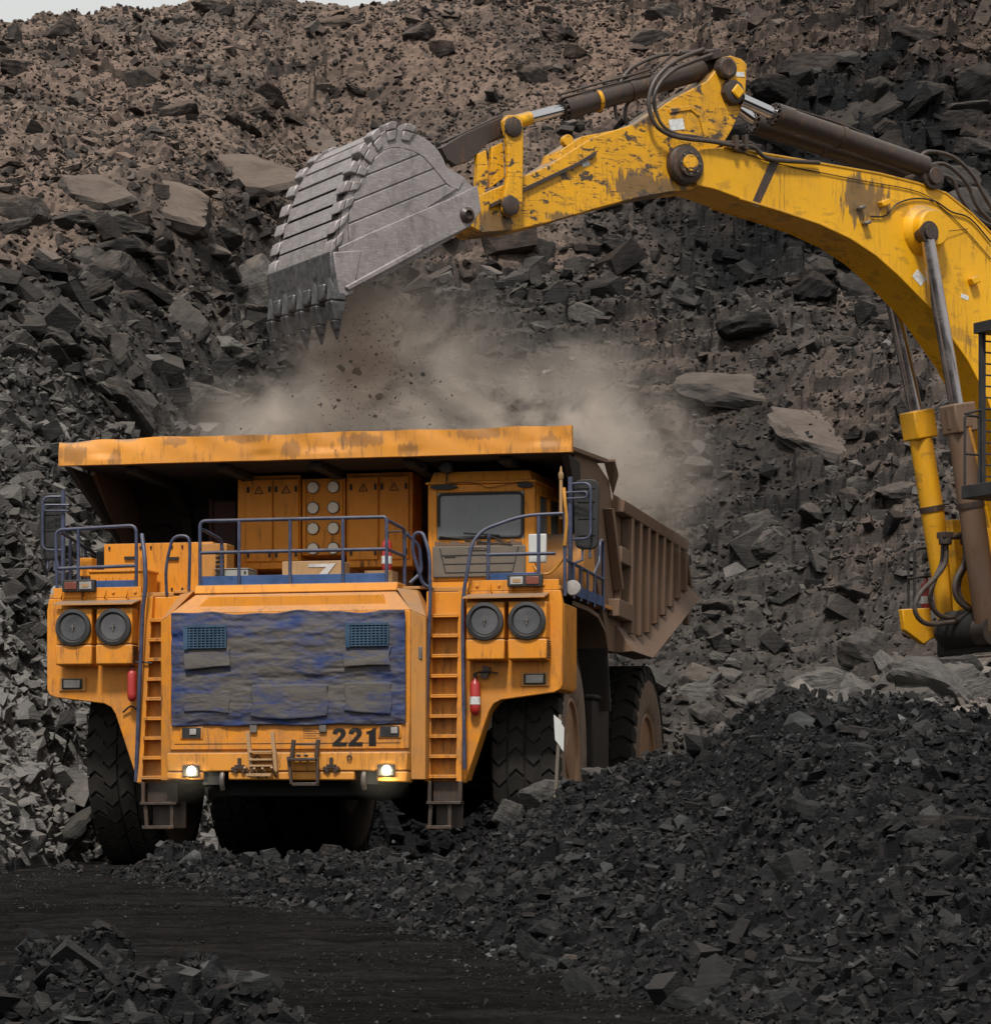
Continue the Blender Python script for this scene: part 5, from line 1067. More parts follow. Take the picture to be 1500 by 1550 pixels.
# ---- boom
near_top = [(1052,262),(1060,226),(1095,222),(1180,236),(1260,250),(1330,262),(1390,277),(1432,292),(1470,322),(1500,352),(1540,408),(1590,520),(1625,640),(1640,760),(1640,880)]
near_bot = [(1560,890),(1545,780),(1520,670),(1492,597),(1465,545),(1436,504),(1410,467),(1360,416),(1325,385),(1287,360),(1240,338),(1180,318),(1120,300),(1082,286),(1055,280)]
boom = empty('boom', (0,0,0)); boom.parent = exc
m = MB(); T_ = outline(near_top, HB); B_ = outline(near_bot, HB); plate(m, near_top+near_bot, HB, -HB); m.build('boom_beam', M['yellow_boom'], boom, .012)
m = MB()   # weld flanges along upper and lower edge
for poly in (near_top[2:], near_bot[:-2]):
    P = [(x, 0, z) for x, y, z in outline(poly, HB)]
    for s in (-1, 1): m.tube([(x, s*(HB+.0), z) for x, y, z in P], .018, 6)
m.build('weld_seam', M['yellow'], boom)
m = MB(); c = e(1300, 300, HB); A = [e(1168,238,HB+.004), e(1182,239,HB+.004), e(1148,313,HB+.004), e(1137,309,HB+.004)]
m.prism(A, [(x, y+.003, z) for x, y, z in A])
m.build('mud_band', M['rusty_steel'], boom)
# boom cylinder boss (the bulge with the pin)
c = e(1399, 352, HB)
m = MB(); m.lathe([(.40,0),(.38,.05),(.31,.12),(.29,.26),(.26,.30),(.001,.30)], (c[0]-.02, -HB, c[2]+.03), (0,-1,0), 40); m.build('cylinder_boss', M['yellow'], boom, angle=25)
m = MB(); m.lathe([(.40,0),(.38,.05),(.31,.12),(.29,.26),(.26,.30),(.001,.30)], (c[0]-.02, HB, c[2]+.03), (0,1,0), 40); m.build('cylinder_boss', M['yellow'], boom, angle=25)
# stick pivot cover with its ring of bolts
c = e(1043, 247, HB+.08)
m = MB(); m.lathe([(.30,-.12),(.30,.0),(.27,.04),(.20,.06),(.19,.10),(.001,.10)], (c[0], -HB-.02, c[2]), (0,-1,0), 36); pv = m.build('pivot_cover', M['rusty_steel'], boom, angle=25)
m = MB(); m.lathe([(.13,0),(.12,.03),(.001,.03)], (c[0], -HB-.12, c[2]), (0,-1,0), 24); m.build('pivot_cap', M['yellow_worn'], pv)
m = MB()
for i in range(8): a = 2*math.pi*i/8; m.lathe([(.02,0),(.018,.025),(.001,.026)], (c[0]+.16*math.cos(a), -HB-.115, c[2]+.16*math.sin(a)), (0,-1,0), 6)
m.build('pivot_bolts', M['steel'], pv)
for (u, v, w, h) in ((1335,308,.17,.10),(1300,315,.12,.06),(1308,338,.12,.06),(1471,425,.16,.12)):
    p = e(u, v, HB); m = MB(); m.obox(p[0], -HB-.06, p[2], w, .12, h, (0,-.4,0)); m.build('lug', M['yellow'] if w > .13 else M['steel'], boom, .02)
for (u, v, w, h, r_) in ((1460,449,.15,.07,.25),(1391,420,.22,.16,.7)):
    p = e(u, v, HB); m = MB(); m.obox(p[0], -HB-.003, p[2], w, .004, h, (0,r_,0)); m.build('sticker', M['label'], boom)
m = MB()
m.tube(smooth_path([e(u, v, HB+.03) for u, v in ((1318,327),(1340,326),(1358,308),(1385,300),(1415,304),(1440,320),(1468,330),(1500,366))], 5), .013, 6)
m.tube(smooth_path([e(u, v, HB+.02) for u, v in ((1100,223),(1135,234),(1180,248),(1300,272),(1390,290),(1430,318),(1465,352),(1500,392))], 5), .008, 5)
m.tube([e(1405,352,HB+.33), e(1430,350,HB+.06), e(1465,346,HB+.02)], .006, 5)
m.build('grease_line', M['black'], boom)

# ---- stick
SN = .31
stick = empty('stick', (0,0,0)); stick.parent = exc
st = [(700,322),(722,296),(760,280),(830,250),(870,224),(900,206),(960,187),(985,172),(1020,148),(1070,122),(1088,100),(1093,86),(1106,83),(1122,88),(1131,96),(1128,150),(1108,196),(1096,216),(1072,232),(1062,262),(1050,286),(1010,291),(960,300),(900,316),(840,334),(780,348),(730,352),(708,340)]
m = MB(); plate(m, st, SN, -SN); m.build('stick_beam', M['yellow_worn'], stick, .015)
m = MB(); P = outline([(740,312),(800,283),(870,250),(900,232)], SN)
for a, b in zip(P[:-1], P[1:]): m.prism([(a[0],-SN-.05,a[2]-.03),(a[0],-SN-.0,a[2]-.03),(a[0],-SN-.0,a[2]+.03),(a[0],-SN-.05,a[2]+.03)], [(b[0],-SN-.05,b[2]-.03),(b[0],-SN,b[2]-.03),(b[0],-SN,b[2]+.03),(b[0],-SN-.05,b[2]+.03)])
m.build('guard_strip', M['rusty_steel'], stick, .004)
m = MB(); P = outline([(845,243),(880,226),(925,206),(932,196),(880,206),(850,226)], SN-.03); m.prism(P, [(x, SN-.06, z) for x, y, z in P]); p = e(858, 213, SN-.1); m.lathe([(.09,-.05),(.09,.05)], (p[0], p[1], p[2]), 'y', 18); m.build('top_guard', M['yellow_worn'], stick, .01)
p = e(1107, 140, SN); m = MB(); m.lathe([(.20,0),(.18,.09),(.13,.11),(.001,.11)], (p[0], -SN, p[2]), (0,-1,0), 10); pn = m.build('pin_boss', M['rusty_steel'], stick, angle=25)
m = MB(); m.obox(p[0]+.03, -SN-.13, p[2], .17, .04, .17, (0,.7,0)); m.build('pin_lock', M['yellow'], pn, .02)
p = e(1098, 104, SN); m = MB(); m.lathe([(.17,-.02),(.16,.10),(.12,.12),(.001,.10)], (p[0]-.02, -SN, p[2]), (0,-1,0), 20); m.build('pin_boss', M['rusty_steel'], stick, angle=25)
for (u, v, w, h, r_) in ((1120,112,.15,.07,-.1),(1024,188,.26,.16,-.2),(886,247,.13,.08,-.3)):
    p = e(u, v, SN); m = MB(); m.obox(p[0], -SN-.004, p[2], w, .005, h, (0,r_,0)); m.build('sticker', M['label'], stick)
m = MB(); A = outline([(1012,163),(1048,158),(1066,170),(1074,205),(1066,209),(1058,176),(1046,166),(1014,171)], SN+.02); m.prism(A, [(x, -SN, z) for x, y, z in A]); m.build('stiffener', M['yellow_worn'], stick, .01)

# ---- hydraulic cylinders
def cylinder(name, a, g, b, r, rr, mat, rodmat='chrome', collar=True, parent=exc):
    """a: rod end, g: gland (where the rod enters the barrel), b: barrel end"""
    a, g, b = Vector(a), Vector(g), Vector(b); d = (b-g).normalized()
    t = empty(name, (0,0,0)); t.parent = parent
    m = MB(); m.rod(a, g + d*.1, rr, 24); m.build('piston_rod', M[rodmat], t)
    m = MB(); m.tube([g, g+d*.30, g+d*.301, b], [r*1.10, r*1.10, r, r], 28); m.tube([g-d*.03, g+d*.01], r*.8, 20); bb = m.build('barrel', M[mat], t, angle=30)
    m = MB(); U = d.orthogonal().normalized(); W_ = d.cross(U)
    for i in range(12): q = U*math.cos(i*math.pi/6)+W_*math.sin(i*math.pi/6); m.rod(g+q*r*.93-d*.045, g+q*r*.93+d*.02, r*.12, 6)
    m.build('gland_bolts', M['rusty_steel'], bb)
    L_ = (b-g).length
    if collar:
        m = MB(); m.tube([g+d*L_*.42, g+d*(L_*.42+.09)], r*1.09, 24); m.build('pipe_clamp', M['rusty_steel'], bb)
    return t, d
c0 = e(770,186,.0); g0 = e(854,165,0); b0 = e(1080,100,0)
cy, d = cylinder('bucket_cylinder', c0, g0, b0, .155, .085, 'rusty_steel')
m = MB(); m.rod(Vector(c0)+Vector((.02,0,0)), Vector(c0)+(Vector(g0)-Vector(c0))*.38, .10, 20); m.build('rod_eye', M['yellow'], cy)
m = MB(); m.tube([e(846,143,.1), e(905,126,.1), e(960,112,.1), e(985,104,.1)], .018, 8); m.tube([e(850,148,.1), e(912,131,.1), e(985,112,.12)], .015, 8); m.rod(e(985,110,.1), e(1018,82,.1), .02, 8); m.build('oil_pipe', M['rusty_steel'], cy)
m = MB(); p = Vector(g0)+(Vector(b0)-Vector(g0))*.2; dd = (Vector(b0)-Vector(g0)).normalized(); m.tube([p, p+dd*.06], .175, 24); m.build('pipe_clamp', M['yellow_worn'], cy)
for n_, ru, gu, bu in ((.36, (1122,150), (1172,173), (1400,252)), (-.30, (1112,160), (1141,185), (1380,264))):
    cy, d = cylinder('stick_cylinder', e(*ru, n_), e(*gu, n_), e(*bu, n_), .165, .092, 'rusty_steel')
    if n_ > 0:
        m = MB(); P = [e(1186,160,n_), e(1275,188,n_), e(1330,213,n_), e(1368,238,n_)]; m.tube(smooth_path(P, 5), .02, 8)
        for u, v in ((1275,188),(1365,236)): p = Vector(e(u, v, n_)); m.rod(p, p-Vector((0,0,.14)), .018, 6)
        m.build('oil_pipe', M['rusty_steel'], cy)
p = e(1408, 268, .36)
m = MB(); shaft(m, p, .52, -.48, .13); m.lathe([(.2,-.06),(.2,.06)], (p[0], -.40, p[2]), 'y', 24); m.lathe([(.2,-.06),(.2,.06)], (p[0], .36, p[2]), 'y', 24); m.build('cylinder_mount', M['rusty_steel'], boom, .01)
for n_, ru, gu, bu in ((.62, (1402,352), (1449,618), (1496,955)), (-.62, (1348,440), (1388,628), (1440,955))):
    mt = 'bed' if n_ > 0 else 'yellow_box'
    a = Vector(e(*ru, n_)); 
    cy, d = cylinder('boom_cylinder', a, e(*gu, n_), e(*bu, n_), .185 if n_ < 0 else .20, .115, mt, 'chrome_dull', True)
    m = MB(); m.lathe([(.17,-.09),(.17,.09)], tuple(a), 'y', 28); m.lathe([(.12,-.14),(.12,.14)], tuple(a), 'y', 20); m.build('rod_eye', M['rusty_steel'], cy)
    g_ = Vector(e(*gu, n_)); m = MB(); m.obox(g_.x+d.x*.16, g_.y, g_.z+d.z*.16, .42, .40, .46, (0, math.atan2(d.x, -d.z)*-1, 0)); m.build('barrel_head', M[mt], cy, .03)
    b_ = Vector(e(*bu, n_)); m = MB(); m.lathe([(.24,-.16),(.24,.16)], tuple(b_), 'y', 28); m.build('barrel_foot', M['rusty_steel'], cy)
    if n_ > 0:
        m = MB(); m.tube([e(1462,632,.8), e(1488,730,.8)], .03, 8); m.build('oil_pipe', M['hose_yellow'], cy)

# ---- link bars and linkage
m = MB(); lk = [(762,182),(768,173),(784,173),(792,184),(793,220),(792,280),(792,305),(785,326),(772,328),(762,318),(763,300),(770,260),(768,215)]
plate(m, lk, SN+.16, SN+.06); lb = m.build('link_bar', M['yellow_worn'], exc, .02)
m = MB(); plate(m, lk, -SN-.06, -SN-.16); m.build('link_bar', M['yellow_worn'], exc, .02)
for u, v in ((776,192),(772,311)):
    p = e(u, v, SN+.16); m = MB(); shaft(m, p, SN+.20, -SN-.20, .085); m.lathe([(.15,0),(.15,.03),(.10,.05),(.001,.05)], (p[0], -SN-.165, p[2]), (0,-1,0), 8); m.build('link_pin', M['rusty_steel'], exc, .006)
m = MB(); A = [(668,222),(700,203),(762,175),(780,176),(778,196),(740,215),(712,243),(690,250),(676,240)]
plate(m, A, .26, .14); plate(m, A, -.14, -.26)
for n_ in (.15, .05, -.06, -.17): m.tube([e(668,216,n_), e(760,174,n_)], .022, 6)
m.build('bucket_link', M['rusty_steel'], exc, .01)
m = MB(); A = [(724,232),(736,226),(740,262),(733,296),(722,298)]; plate(m, A, .30, .18); plate(m, A, -.18, -.30); A = [(745,222),(762,214),(764,268),(742,284)]; plate(m, A, .26, .16); plate(m, A, -.16, -.26); m.build('bucket_ear', M['yellow_worn'], exc, .01)

# ---- bucket
BW = .95
bucket = empty('bucket', (0,0,0)); bucket.parent = exc
back = chaikin([(507,438),(504,372),(513,332),(527,282),(548,232),(570,205),(592,192),(622,198),(650,212),(668,232),(676,252)], 2, False)      # outer shell, near side
sidep = back + [(700,266),(722,288),(727,318),(712,342),(640,388),(560,428),(528,440)]
m = MB()
for n_ in (BW, -BW+.06): plate(m, sidep, BW, BW-.06) if n_ > 0 else None
A = outline(sidep, BW); m.prism([(x, BW, z) for x, y, z in A], [(x, BW-.06, z) for x, y, z in A]); m.build('side_plates', M['bucket'], bucket, .01)
O = outline(back, BW); ctr = np.array([O[0][0]*.0, 0]); cx = sum(p[0] for p in A)/len(A); cz = sum(p[2] for p in A)/len(A)
def inn(p, t): dx, dz = cx-p[0], cz-p[2]; L_ = math.hypot(dx, dz); return (p[0]+dx/L_*t, p[2]+dz/L_*t)
m = MB(); I = [inn(p, .07) for p in O]
for i in range(len(O)-1):
    a, b = O[i], O[i+1]; ia, ib = I[i], I[i+1]
    m.prism([(a[0],-BW+.061,a[2]),(b[0],-BW+.061,b[2]),(ib[0],-BW+.061,ib[1]),(ia[0],-BW+.061,ia[1])], [(a[0],BW-.061,a[2]),(b[0],BW-.061,b[2]),(ib[0],BW-.061,ib[1]),(ia[0],BW-.061,ia[1])])
m.build('bucket_shell', M['bucket_dark'], bucket)
# arc-length walk along the shell
SL = [0.]
for a, b in zip(O[:-1], O[1:]): SL.append(SL[-1]+math.hypot(b[0]-a[0], b[2]-a[2]))
def along(s):
    x = np.interp(s, SL, [p[0] for p in O]); z = np.interp(s, SL, [p[2] for p in O]); return (float(x), float(z))
def outw(p, t): q = inn((p[0], 0, p[1]), -t); return q
tot = SL[-1]*.80; s0 = .52; nb = 10; st_ = (tot-s0)/nb
m = MB(); m2 = MB()
for i in range(nb):
    a, b = s0+i*st_+.025, s0+(i+1)*st_-.012; pa, pb_ = along(a), along(b); pm = along((a+b)/2)
    lo = [outw(pa, -.01), outw(pm, -.01), outw(pb_, -.01)]; hi = [outw(pa, .045), outw(pm, .045), outw(pb_, .045)]; poly = lo+hi[::-1]
    inset = .20 if i % 2 else .13
    m.prism([(x,-BW+.20,z) for x,z in poly], [(x,BW-.20,z) for x,z in poly])
m.build('wear_strips', M['bucket'], bucket, .006)
for s in (-1, 1):
    m2 = MB()
    for i in range(9):
        a = s0+.02+i*(tot-s0)/8.6; b = a+.165; pa, pb_, pm = along(a), along(b), along((a+b)/2)
        poly = [outw(pa, -.02), outw(pm, -.02), outw(pb_, -.02), outw(pb_, .09), outw(pm, .10), outw(pa, .09)]
        n0, n1 = (BW+.05, BW-.19) if s > 0 else (-BW+.19, -BW-.05)
        m2.prism([(x,-n0,z) for x,z in poly], [(x,-n1,z) for x,z in poly])
        poly = [outw(pa, -.16), outw(pb_, -.16), outw(pb_, -.02), outw(pa, -.02)]; n0, n1 = (BW+.05, BW+.003) if s > 0 else (-BW-.003, -BW-.05)
        m2.prism([(x,-n0,z) for x,z in poly], [(x,-n1,z) for x,z in poly])
    m2.build('heel_shrouds', M['bucket'], bucket, .018)
# side wear plates: parallel strips clipped to the inner outline, rim band and cheek plate
def clip(poly, nx_, nz_, d):
    out = []
    for i in range(len(poly)):
        p, q = poly[i], poly[(i+1) % len(poly)]; a = p[0]*nx_+p[1]*nz_-d; b = q[0]*nx_+q[1]*nz_-d
        if a <= 0: out.append(p)
        if a*b < 0: t = a/(a-b); out.append((p[0]+(q[0]-p[0])*t, p[1]+(q[1]-p[1])*t))
    return out
inner_px = chaikin([(528,368),(526,330),(536,292),(552,256),(575,230),(598,222),(634,232),(656,256),(676,282),(690,286)], 1, False)
inner = [(p[0], p[2]) for p in outline(inner_px+[(640,318)], BW)]
lo_ = e(530,370,BW); hi_ = e(700,300,BW); ang = math.atan2(hi_[2]-lo_[2], hi_[0]-lo_[0]); nx_, nz_ = -math.sin(ang), math.cos(ang)
d0 = lo_[0]*nx_+lo_[2]*nz_
for i in range(5):
    a = d0+.02+i*.255; b = a+.235 if i < 4 else a+.6
    pl = clip(clip(inner, nx_, nz_, b), -nx_, -nz_, -a)
    if len(pl) > 2:
        m = MB(); m.prism([(x,-BW-.028,z) for x,z in pl], [(x,-BW-.002,z) for x,z in pl]); m.build('side_wear_plate', M['bucket'], bucket, .008)
m = MB(); ob = outline(back[2:], BW)
rim = [(p[0], p[2]) for p in outline(chaikin([(512,372),(514,330),(526,288),(545,246),(570,215),(597,205),(640,218),(664,246),(684,272),(700,274)], 1, False), BW)]
inn_ = [(p[0], p[2]) for p in outline(inner_px, BW)]
n_ = min(len(rim), len(inn_))
def resamp(P, n):
    L_ = [0.]
    for a, b in zip(P[:-1], P[1:]): L_.append(L_[-1]+math.hypot(b[0]-a[0], b[1]-a[1]))
    return [(float(np.interp(L_[-1]*i/(n-1), L_, [p[0] for p in P])), float(np.interp(L_[-1]*i/(n-1), L_, [p[1] for p in P]))) for i in range(n)]
R1, R2 = resamp(rim, 30), resamp([(x*.985+cx*.015-.0, z*.985+cz*.015) for x, z in [(a[0]-(cx-a[0])*.04, a[1]-(cz-a[1])*.04) for a in inn_]], 30)
for i in range(29): m.prism([(R1[i][0],-BW-.02,R1[i][1]),(R1[i+1][0],-BW-.02,R1[i+1][1]),(R2[i+1][0],-BW-.02,R2[i+1][1]),(R2[i][0],-BW-.02,R2[i][1])], [(R1[i][0],-BW-.002,R1[i][1]),(R1[i+1][0],-BW-.002,R1[i+1][1]),(R2[i+1][0],-BW-.002,R2[i+1][1]),(R2[i][0],-BW-.002,R2[i][1])])
bmesh.ops.remove_doubles(m.bm, verts=m.bm.verts[:], dist=.0005)
m.build('side_rim', M['bucket'], bucket)
for s in (1, -1):
    m = MB(); ck = [(512,374),(560,352),(690,296),(722,280),(728,318),(712,342),(645,376),(560,420),(522,436),(514,400)]; A = outline(ck, BW+.03)
    y0_, y1_ = (-BW-.045, -BW-.003) if s > 0 else (BW+.003, BW+.045); m.prism([(x,y0_,z) for x,y,z in A], [(x,y1_,z) for x,y,z in A]); m.build('cheek_plate', M['bucket'], bucket, .012)
m = MB(); A = outline([(520,434),(640,369),(636,382),(526,441)], BW+.05); m.prism([(x,-BW-.10,z) for x,y,z in A], [(x,-BW-.047,z) for x,y,z in A]); m.build('side_cutter', M['bucket'], bucket, .02)
p = e(704, 326, BW); m = MB(); m.lathe([(.11,0),(.11,.03),(.06,.07),(.055,.03),(.001,.02)], (p[0], -BW-.045, p[2]), (0,-1,0), 20); shaft(m, p, BW, -BW, .07, 16); m.build('hinge_pin', M['rusty_steel'], bucket)
# lip plate and teeth
l0 = e(503,380,BW); l1 = e(505,440,BW)
m = MB(); m.prism([(l0[0]-.06,-BW-.05,l0[2]),(l0[0]+.10,-BW-.05,l0[2]),(l1[0]+.14,-BW-.05,l1[2]),(l1[0]-.04,-BW-.05,l1[2])], [(l0[0]-.06,BW+.05,l0[2]),(l0[0]+.10,BW+.05,l0[2]),(l1[0]+.14,BW+.05,l1[2]),(l1[0]-.04,BW+.05,l1[2])]); m.build('lip_plate', M['bucket_tooth'], bucket, .02)
m = MB(); m.prism([(l1[0]-.04,-BW-.06,l0[2]-.02),(l1[0]+.40,-BW-.06,l0[2]+.05),(l1[0]+.28,-BW-.06,l1[2]-.02),(l1[0]+.06,-BW-.06,l1[2]-.12)], [(l1[0]-.04,-BW+.10,l0[2]-.02),(l1[0]+.40,-BW+.10,l0[2]+.05),(l1[0]+.28,-BW+.10,l1[2]-.02),(l1[0]+.06,-BW+.10,l1[2]-.12)]); m.build('corner_shroud', M['bucket'], bucket, .02)
for i in range(5):
    n_ = BW-.02 - i*(2*BW-.04)/4; x, z = l1[0]+.05, l1[2]
    t = empty('bucket_tooth', (x, -n_, z)); t.parent = bucket
    m = MB(); m.prism([(-.10,-.06,.24),(.12,-.06,.24),(.12,.06,.24),(-.10,.06,.24)], [(-.12,-.088,-.14),(.12,-.088,-.14),(.12,.088,-.14),(-.12,.088,-.14)]); m.build('tooth_adapter', M['bucket_tooth'], t, .03)
    m = MB(); m.prism([(-.13,-.098,-.145),(.10,-.098,-.145),(.10,.098,-.145),(-.13,.098,-.145)], [(-.08,-.072,-.40),(.06,-.072,-.40),(.06,.072,-.40),(-.08,.072,-.40)], cap=True); m.prism([(-.08,-.072,-.401),(.06,-.072,-.401),(.06,.072,-.401),(-.08,.072,-.401)], [(.0,-.018,-.66),(.03,-.018,-.66),(.03,.018,-.66),(.0,.018,-.66)]); m.build('tooth_tip', M['bucket_tooth'], t, .02)
    if i < 4:
        m = MB(); nm = (n_ - (2*BW-.04)/8); m.prism([(l1[0]-.08,-nm-.10,z+.12),(l1[0]+.16,-nm-.10,z+.12),(l1[0]+.16,-nm+.10,z+.12),(l1[0]-.08,-nm+.10,z+.12)], [(l1[0]-.07,-nm-.09,z-.10),(l1[0]+.14,-nm-.09,z-.10),(l1[0]+.14,-nm+.09,z-.10),(l1[0]-.07,-nm+.09,z-.10)]); m.build('lip_shroud', M['bucket_tooth'], bucket, .025)

# ---- hoses
m = MB()
m.tube(smooth_path([e(u,v,.46) for u,v in ((1065,74),(1030,88),(1005,105),(988,128),(982,158),(992,188),(1015,204),(1045,210),(1080,214),(1110,220),(1140,222),(1165,240),(1240,246))], 6), .033, 10); m.build('hydraulic_hose', M['rubber'], exc)
m = MB(); m.tube(smooth_path([e(u,v,.30) for u,v in ((1078,82),(1050,92),(1022,104),(1000,124),(990,150),(999,185),(1022,202),(1055,207),(1095,215),(1130,215),(1142,219))], 6), .03, 10); m.build('hydraulic_hose', M['rubber'], exc)
m = MB(); m.tube(smooth_path([e(u,v,.0) for u,v in ((1028,82),(1005,82),(975,92),(950,108),(935,135),(931,160),(934,180))], 6), .028, 10); m.build('hydraulic_hose', M['rubber'], exc)
m = MB(); m.tube(smooth_path([e(u,v,-.1) for u,v in ((955,150),(948,160),(946,175),(950,190))], 6), .03, 10); m.build('hydraulic_hose', M['rubber'], exc)
for k_, pts in enumerate([((1390,240),(1405,229),(1440,236),(1470,262),(1490,296),(1510,330)), ((1400,252),(1430,248),(1462,275),(1478,310),(1500,335)), ((1410,262),(1440,270),(1455,300),(1480,330),(1520,350))]):
    m = MB(); m.tube(smooth_path([e(u,v,.2-.25*k_) for u,v in pts], 6), .032, 10); m.build('hydraulic_hose', M['rubber'], exc)
m = MB(); 
for u, v, n_ in ((1113,216,.47),(1128,215,.47)): p = e(u, v, n_); m.obox(p[0], p[1], p[2], .06, .1, .22)
p = e(1120, 226, .42); m.obox(p[0], p[1], p[2], .18, .06, .08); m.build('hose_clamp', M['rusty_steel'], exc, .006)
m = MB(); m.rod(e(1030,80,.1), e(1082,78,.1), .045, 10); p = e(1075, 84, .15); m.obox(p[0], p[1], p[2], .22, .3, .14, (0,-.3,0)); m.build('valve_block', M['rusty_steel'], exc, .01)
for pts, n_ in ((((1432,818),(1431,850),(1418,872),(1392,900),(1385,925),(1402,944),(1440,942),(1475,934)), .1), (((1428,818),(1426,850),(1416,875),(1408,905),(1418,928),(1440,936),(1480,932)), -.05), (((1460,818),(1460,850),(1446,880),(1448,905),(1466,922),(1490,928)), .3), (((1466,818),(1466,848),(1452,878),(1454,905),(1474,924),(1496,930)), .2)):
    m = MB(); m.tube(smooth_path([e(u,v,n_) for u,v in pts], 6), .04, 10); m.build('hydraulic_hose', M['rubber'], exc)
m = MB(); 
for u, v, n_ in ((1431,816,.1),(1463,816,.25)): p = e(u, v, n_); m.lathe([(.10,-.09),(.11,0),(.08,.1)], p, 'z', 12); m.obox(p[0],p[1],p[2]+.06,.2,.2,.1)
m.rod(e(1425,812,.1), e(1470,812,.25), .05, 10); m.build('hose_coupling', M['rusty_steel'], exc, .01)

# ---- revolving frame, lower works, platform (mostly at and beyond the right edge)
up = empty('upper_body', (0,0,0)); up.parent = exc
m = MB(); A = outline([(1440,786),(1468,786),(1500,800),(1580,860),(1580,940),(1452,932)], -.12); m.prism(A, [(x,y+.16,z) for x,y,z in A]); m.build('boom_bracket', M['yellow_box'], up, .02)
b = e(1500, 930, 0); zb = b[2]
m = MB(); m.box(10.3, 15.2, -1.7, 1.7, zb-.35, zb+.45); m.box(10.8, 15.6, -2.0, 2.0, zb+.46, zb+2.3); m.xz([(15.0,zb+.3),(16.4,zb+.5),(16.6,zb+1.6),(16.3,zb+2.2),(15.65,zb+2.35),(15.65,zb+.3)], -2.0, 2.0); m.build('engine_house', M['yellow_box'], up, .05)
m = MB(); m.box(9.3, 11.0, -2.15, -.9, zb+.46, zb+1.6); m.box(9.3,9.4,-2.1,-.95,zb+1.6,zb+2.9); m.box(10.9,11.0,-2.1,-.95,zb+1.6,zb+2.9); m.box(9.25,11.05,-2.18,-.88,zb+2.9,zb+3.05); m.build('operator_cab', M['yellow_box'], up, .03)
m = MB(); m.box(9.41,10.89,-2.08,-2.06,zb+1.62,zb+2.88); m.box(9.34,9.36,-2.05,-1.0,zb+1.61,zb+2.89); m.build('cab_window', M['glass'], up)
p = e(1458, 745, 1.9); 
m = MB(); m.box(p[0], p[0]+2.6, p[1]-.9, p[1]+.05, p[2]-.10, p[2]+.10); m.build('platform', M['black'], up, .01)
m = MB(); q = e(1485, 505, 1.9); q2 = e(1485, 740, 1.9)
m.box(q[0]-.02, q[0]+.06, q[1]-.04, q[1]+.04, p[2]+.1, q[2]); m.box(q[0]-.10, q[0]+2.3, q[1]-.7, q[1]+.06, q[2], q[2]+.16); m.box(q[0]+.35, q[0]+.42, q[1]-.04, q[1]+.04, p[2]+.1, q[2])
for z in np.arange(p[2]+.25, q[2], .17): m.box(q[0]+.06, q[0]+.35, q[1]-.012, q[1]+.012, z, z+.025)
m.build('cab_guard', M['black'], up, .004)
m = MB(); zt = e(1456, 628, 1.9)[2]
m.tube(fillet([(p[0]+.03,p[1],p[2]),(p[0]+.03,p[1],zt),(p[0]+.30,p[1],zt),(p[0]+.30,p[1],p[2])], .05, 4), .02, 8); m.rod((p[0]+.03,p[1],(p[2]+zt)/2),(p[0]+.30,p[1],(p[2]+zt)/2),.018,8); m.tube([(p[0]+.03,p[1],zt+.02),(p[0]+.4,p[1]-.02,zt+.12),(p[0]+1.2,p[1]-.02,zt+.12)], .018, 8); m.build('platform_rail', M['black'], up)
m = MB(); P = outline([(1366,922),(1408,920),(1410,940),(1446,942),(1446,956),(1410,968),(1398,976),(1370,954)], -1.2); m.prism(P, [(x, y+.12, z) for x, y, z in P]); m.build('step_platform', M['yellow_box'], up, .02)
m = MB()
for n_ in (-1.25, -1.4): m.tube(fillet([e(1384,940,n_), e(1384,832,n_), e(1424,826,n_)], .06, 4), .022, 8); m.tube([e(1374,876,n_), e(1424,870,n_)], .02, 8)
m.rod(e(1375,836,-1.3), e(1375,920,-1.3), .02, 8); m.tube([e(1375,836,-1.3), e(1384,832,-2.0)], .02, 8); m.build('platform_rail', M['black'], up)
ex_ = extinguisher(*e(1402, 903, -1.5), parent=up, sc=1.0)
p = e(1470, 952, 0)
m = MB(); m.lathe([(.001,-.45),(.30,-.45),(.33,-.40),(.33,.40),(.30,.45),(.001,.45)], (p[0]-.05, 0, p[2]-.02), 'y', 28); m.box(p[0]-.2, p[0]+.9, -.62, .62, p[2]-.42, p[2]-.12); m.box(p[0]+.1, 10.2, -.8, .8, p[2]-.5, p[2]+.1); m.build('boom_foot_frame', M['chassis'], up, .02)
m = MB(); m.lathe([(.2,-.47),(.2,.47)], (p[0]-.05, 0, p[2]-.02), 'y', 20); m.obox(p[0]-.1, -.49, p[2]+.02, .2, .05, .16, (0,.3,0)); m.obox(p[0]+.25, -.64, p[2]-.24, .5, .05, .1); m.build('foot_pin', M['yellow_worn'], up, .01)
m = MB(); m.rod((12.0,0,1.9),(12.0,0,zb-.36),1.3,40); m.box(10.2,13.8,-1.6,1.6,2.2,2.75); m.build('undercarriage', M['chassis'], exc, .03)
tz = e(1460, 992, 1.9)[2]
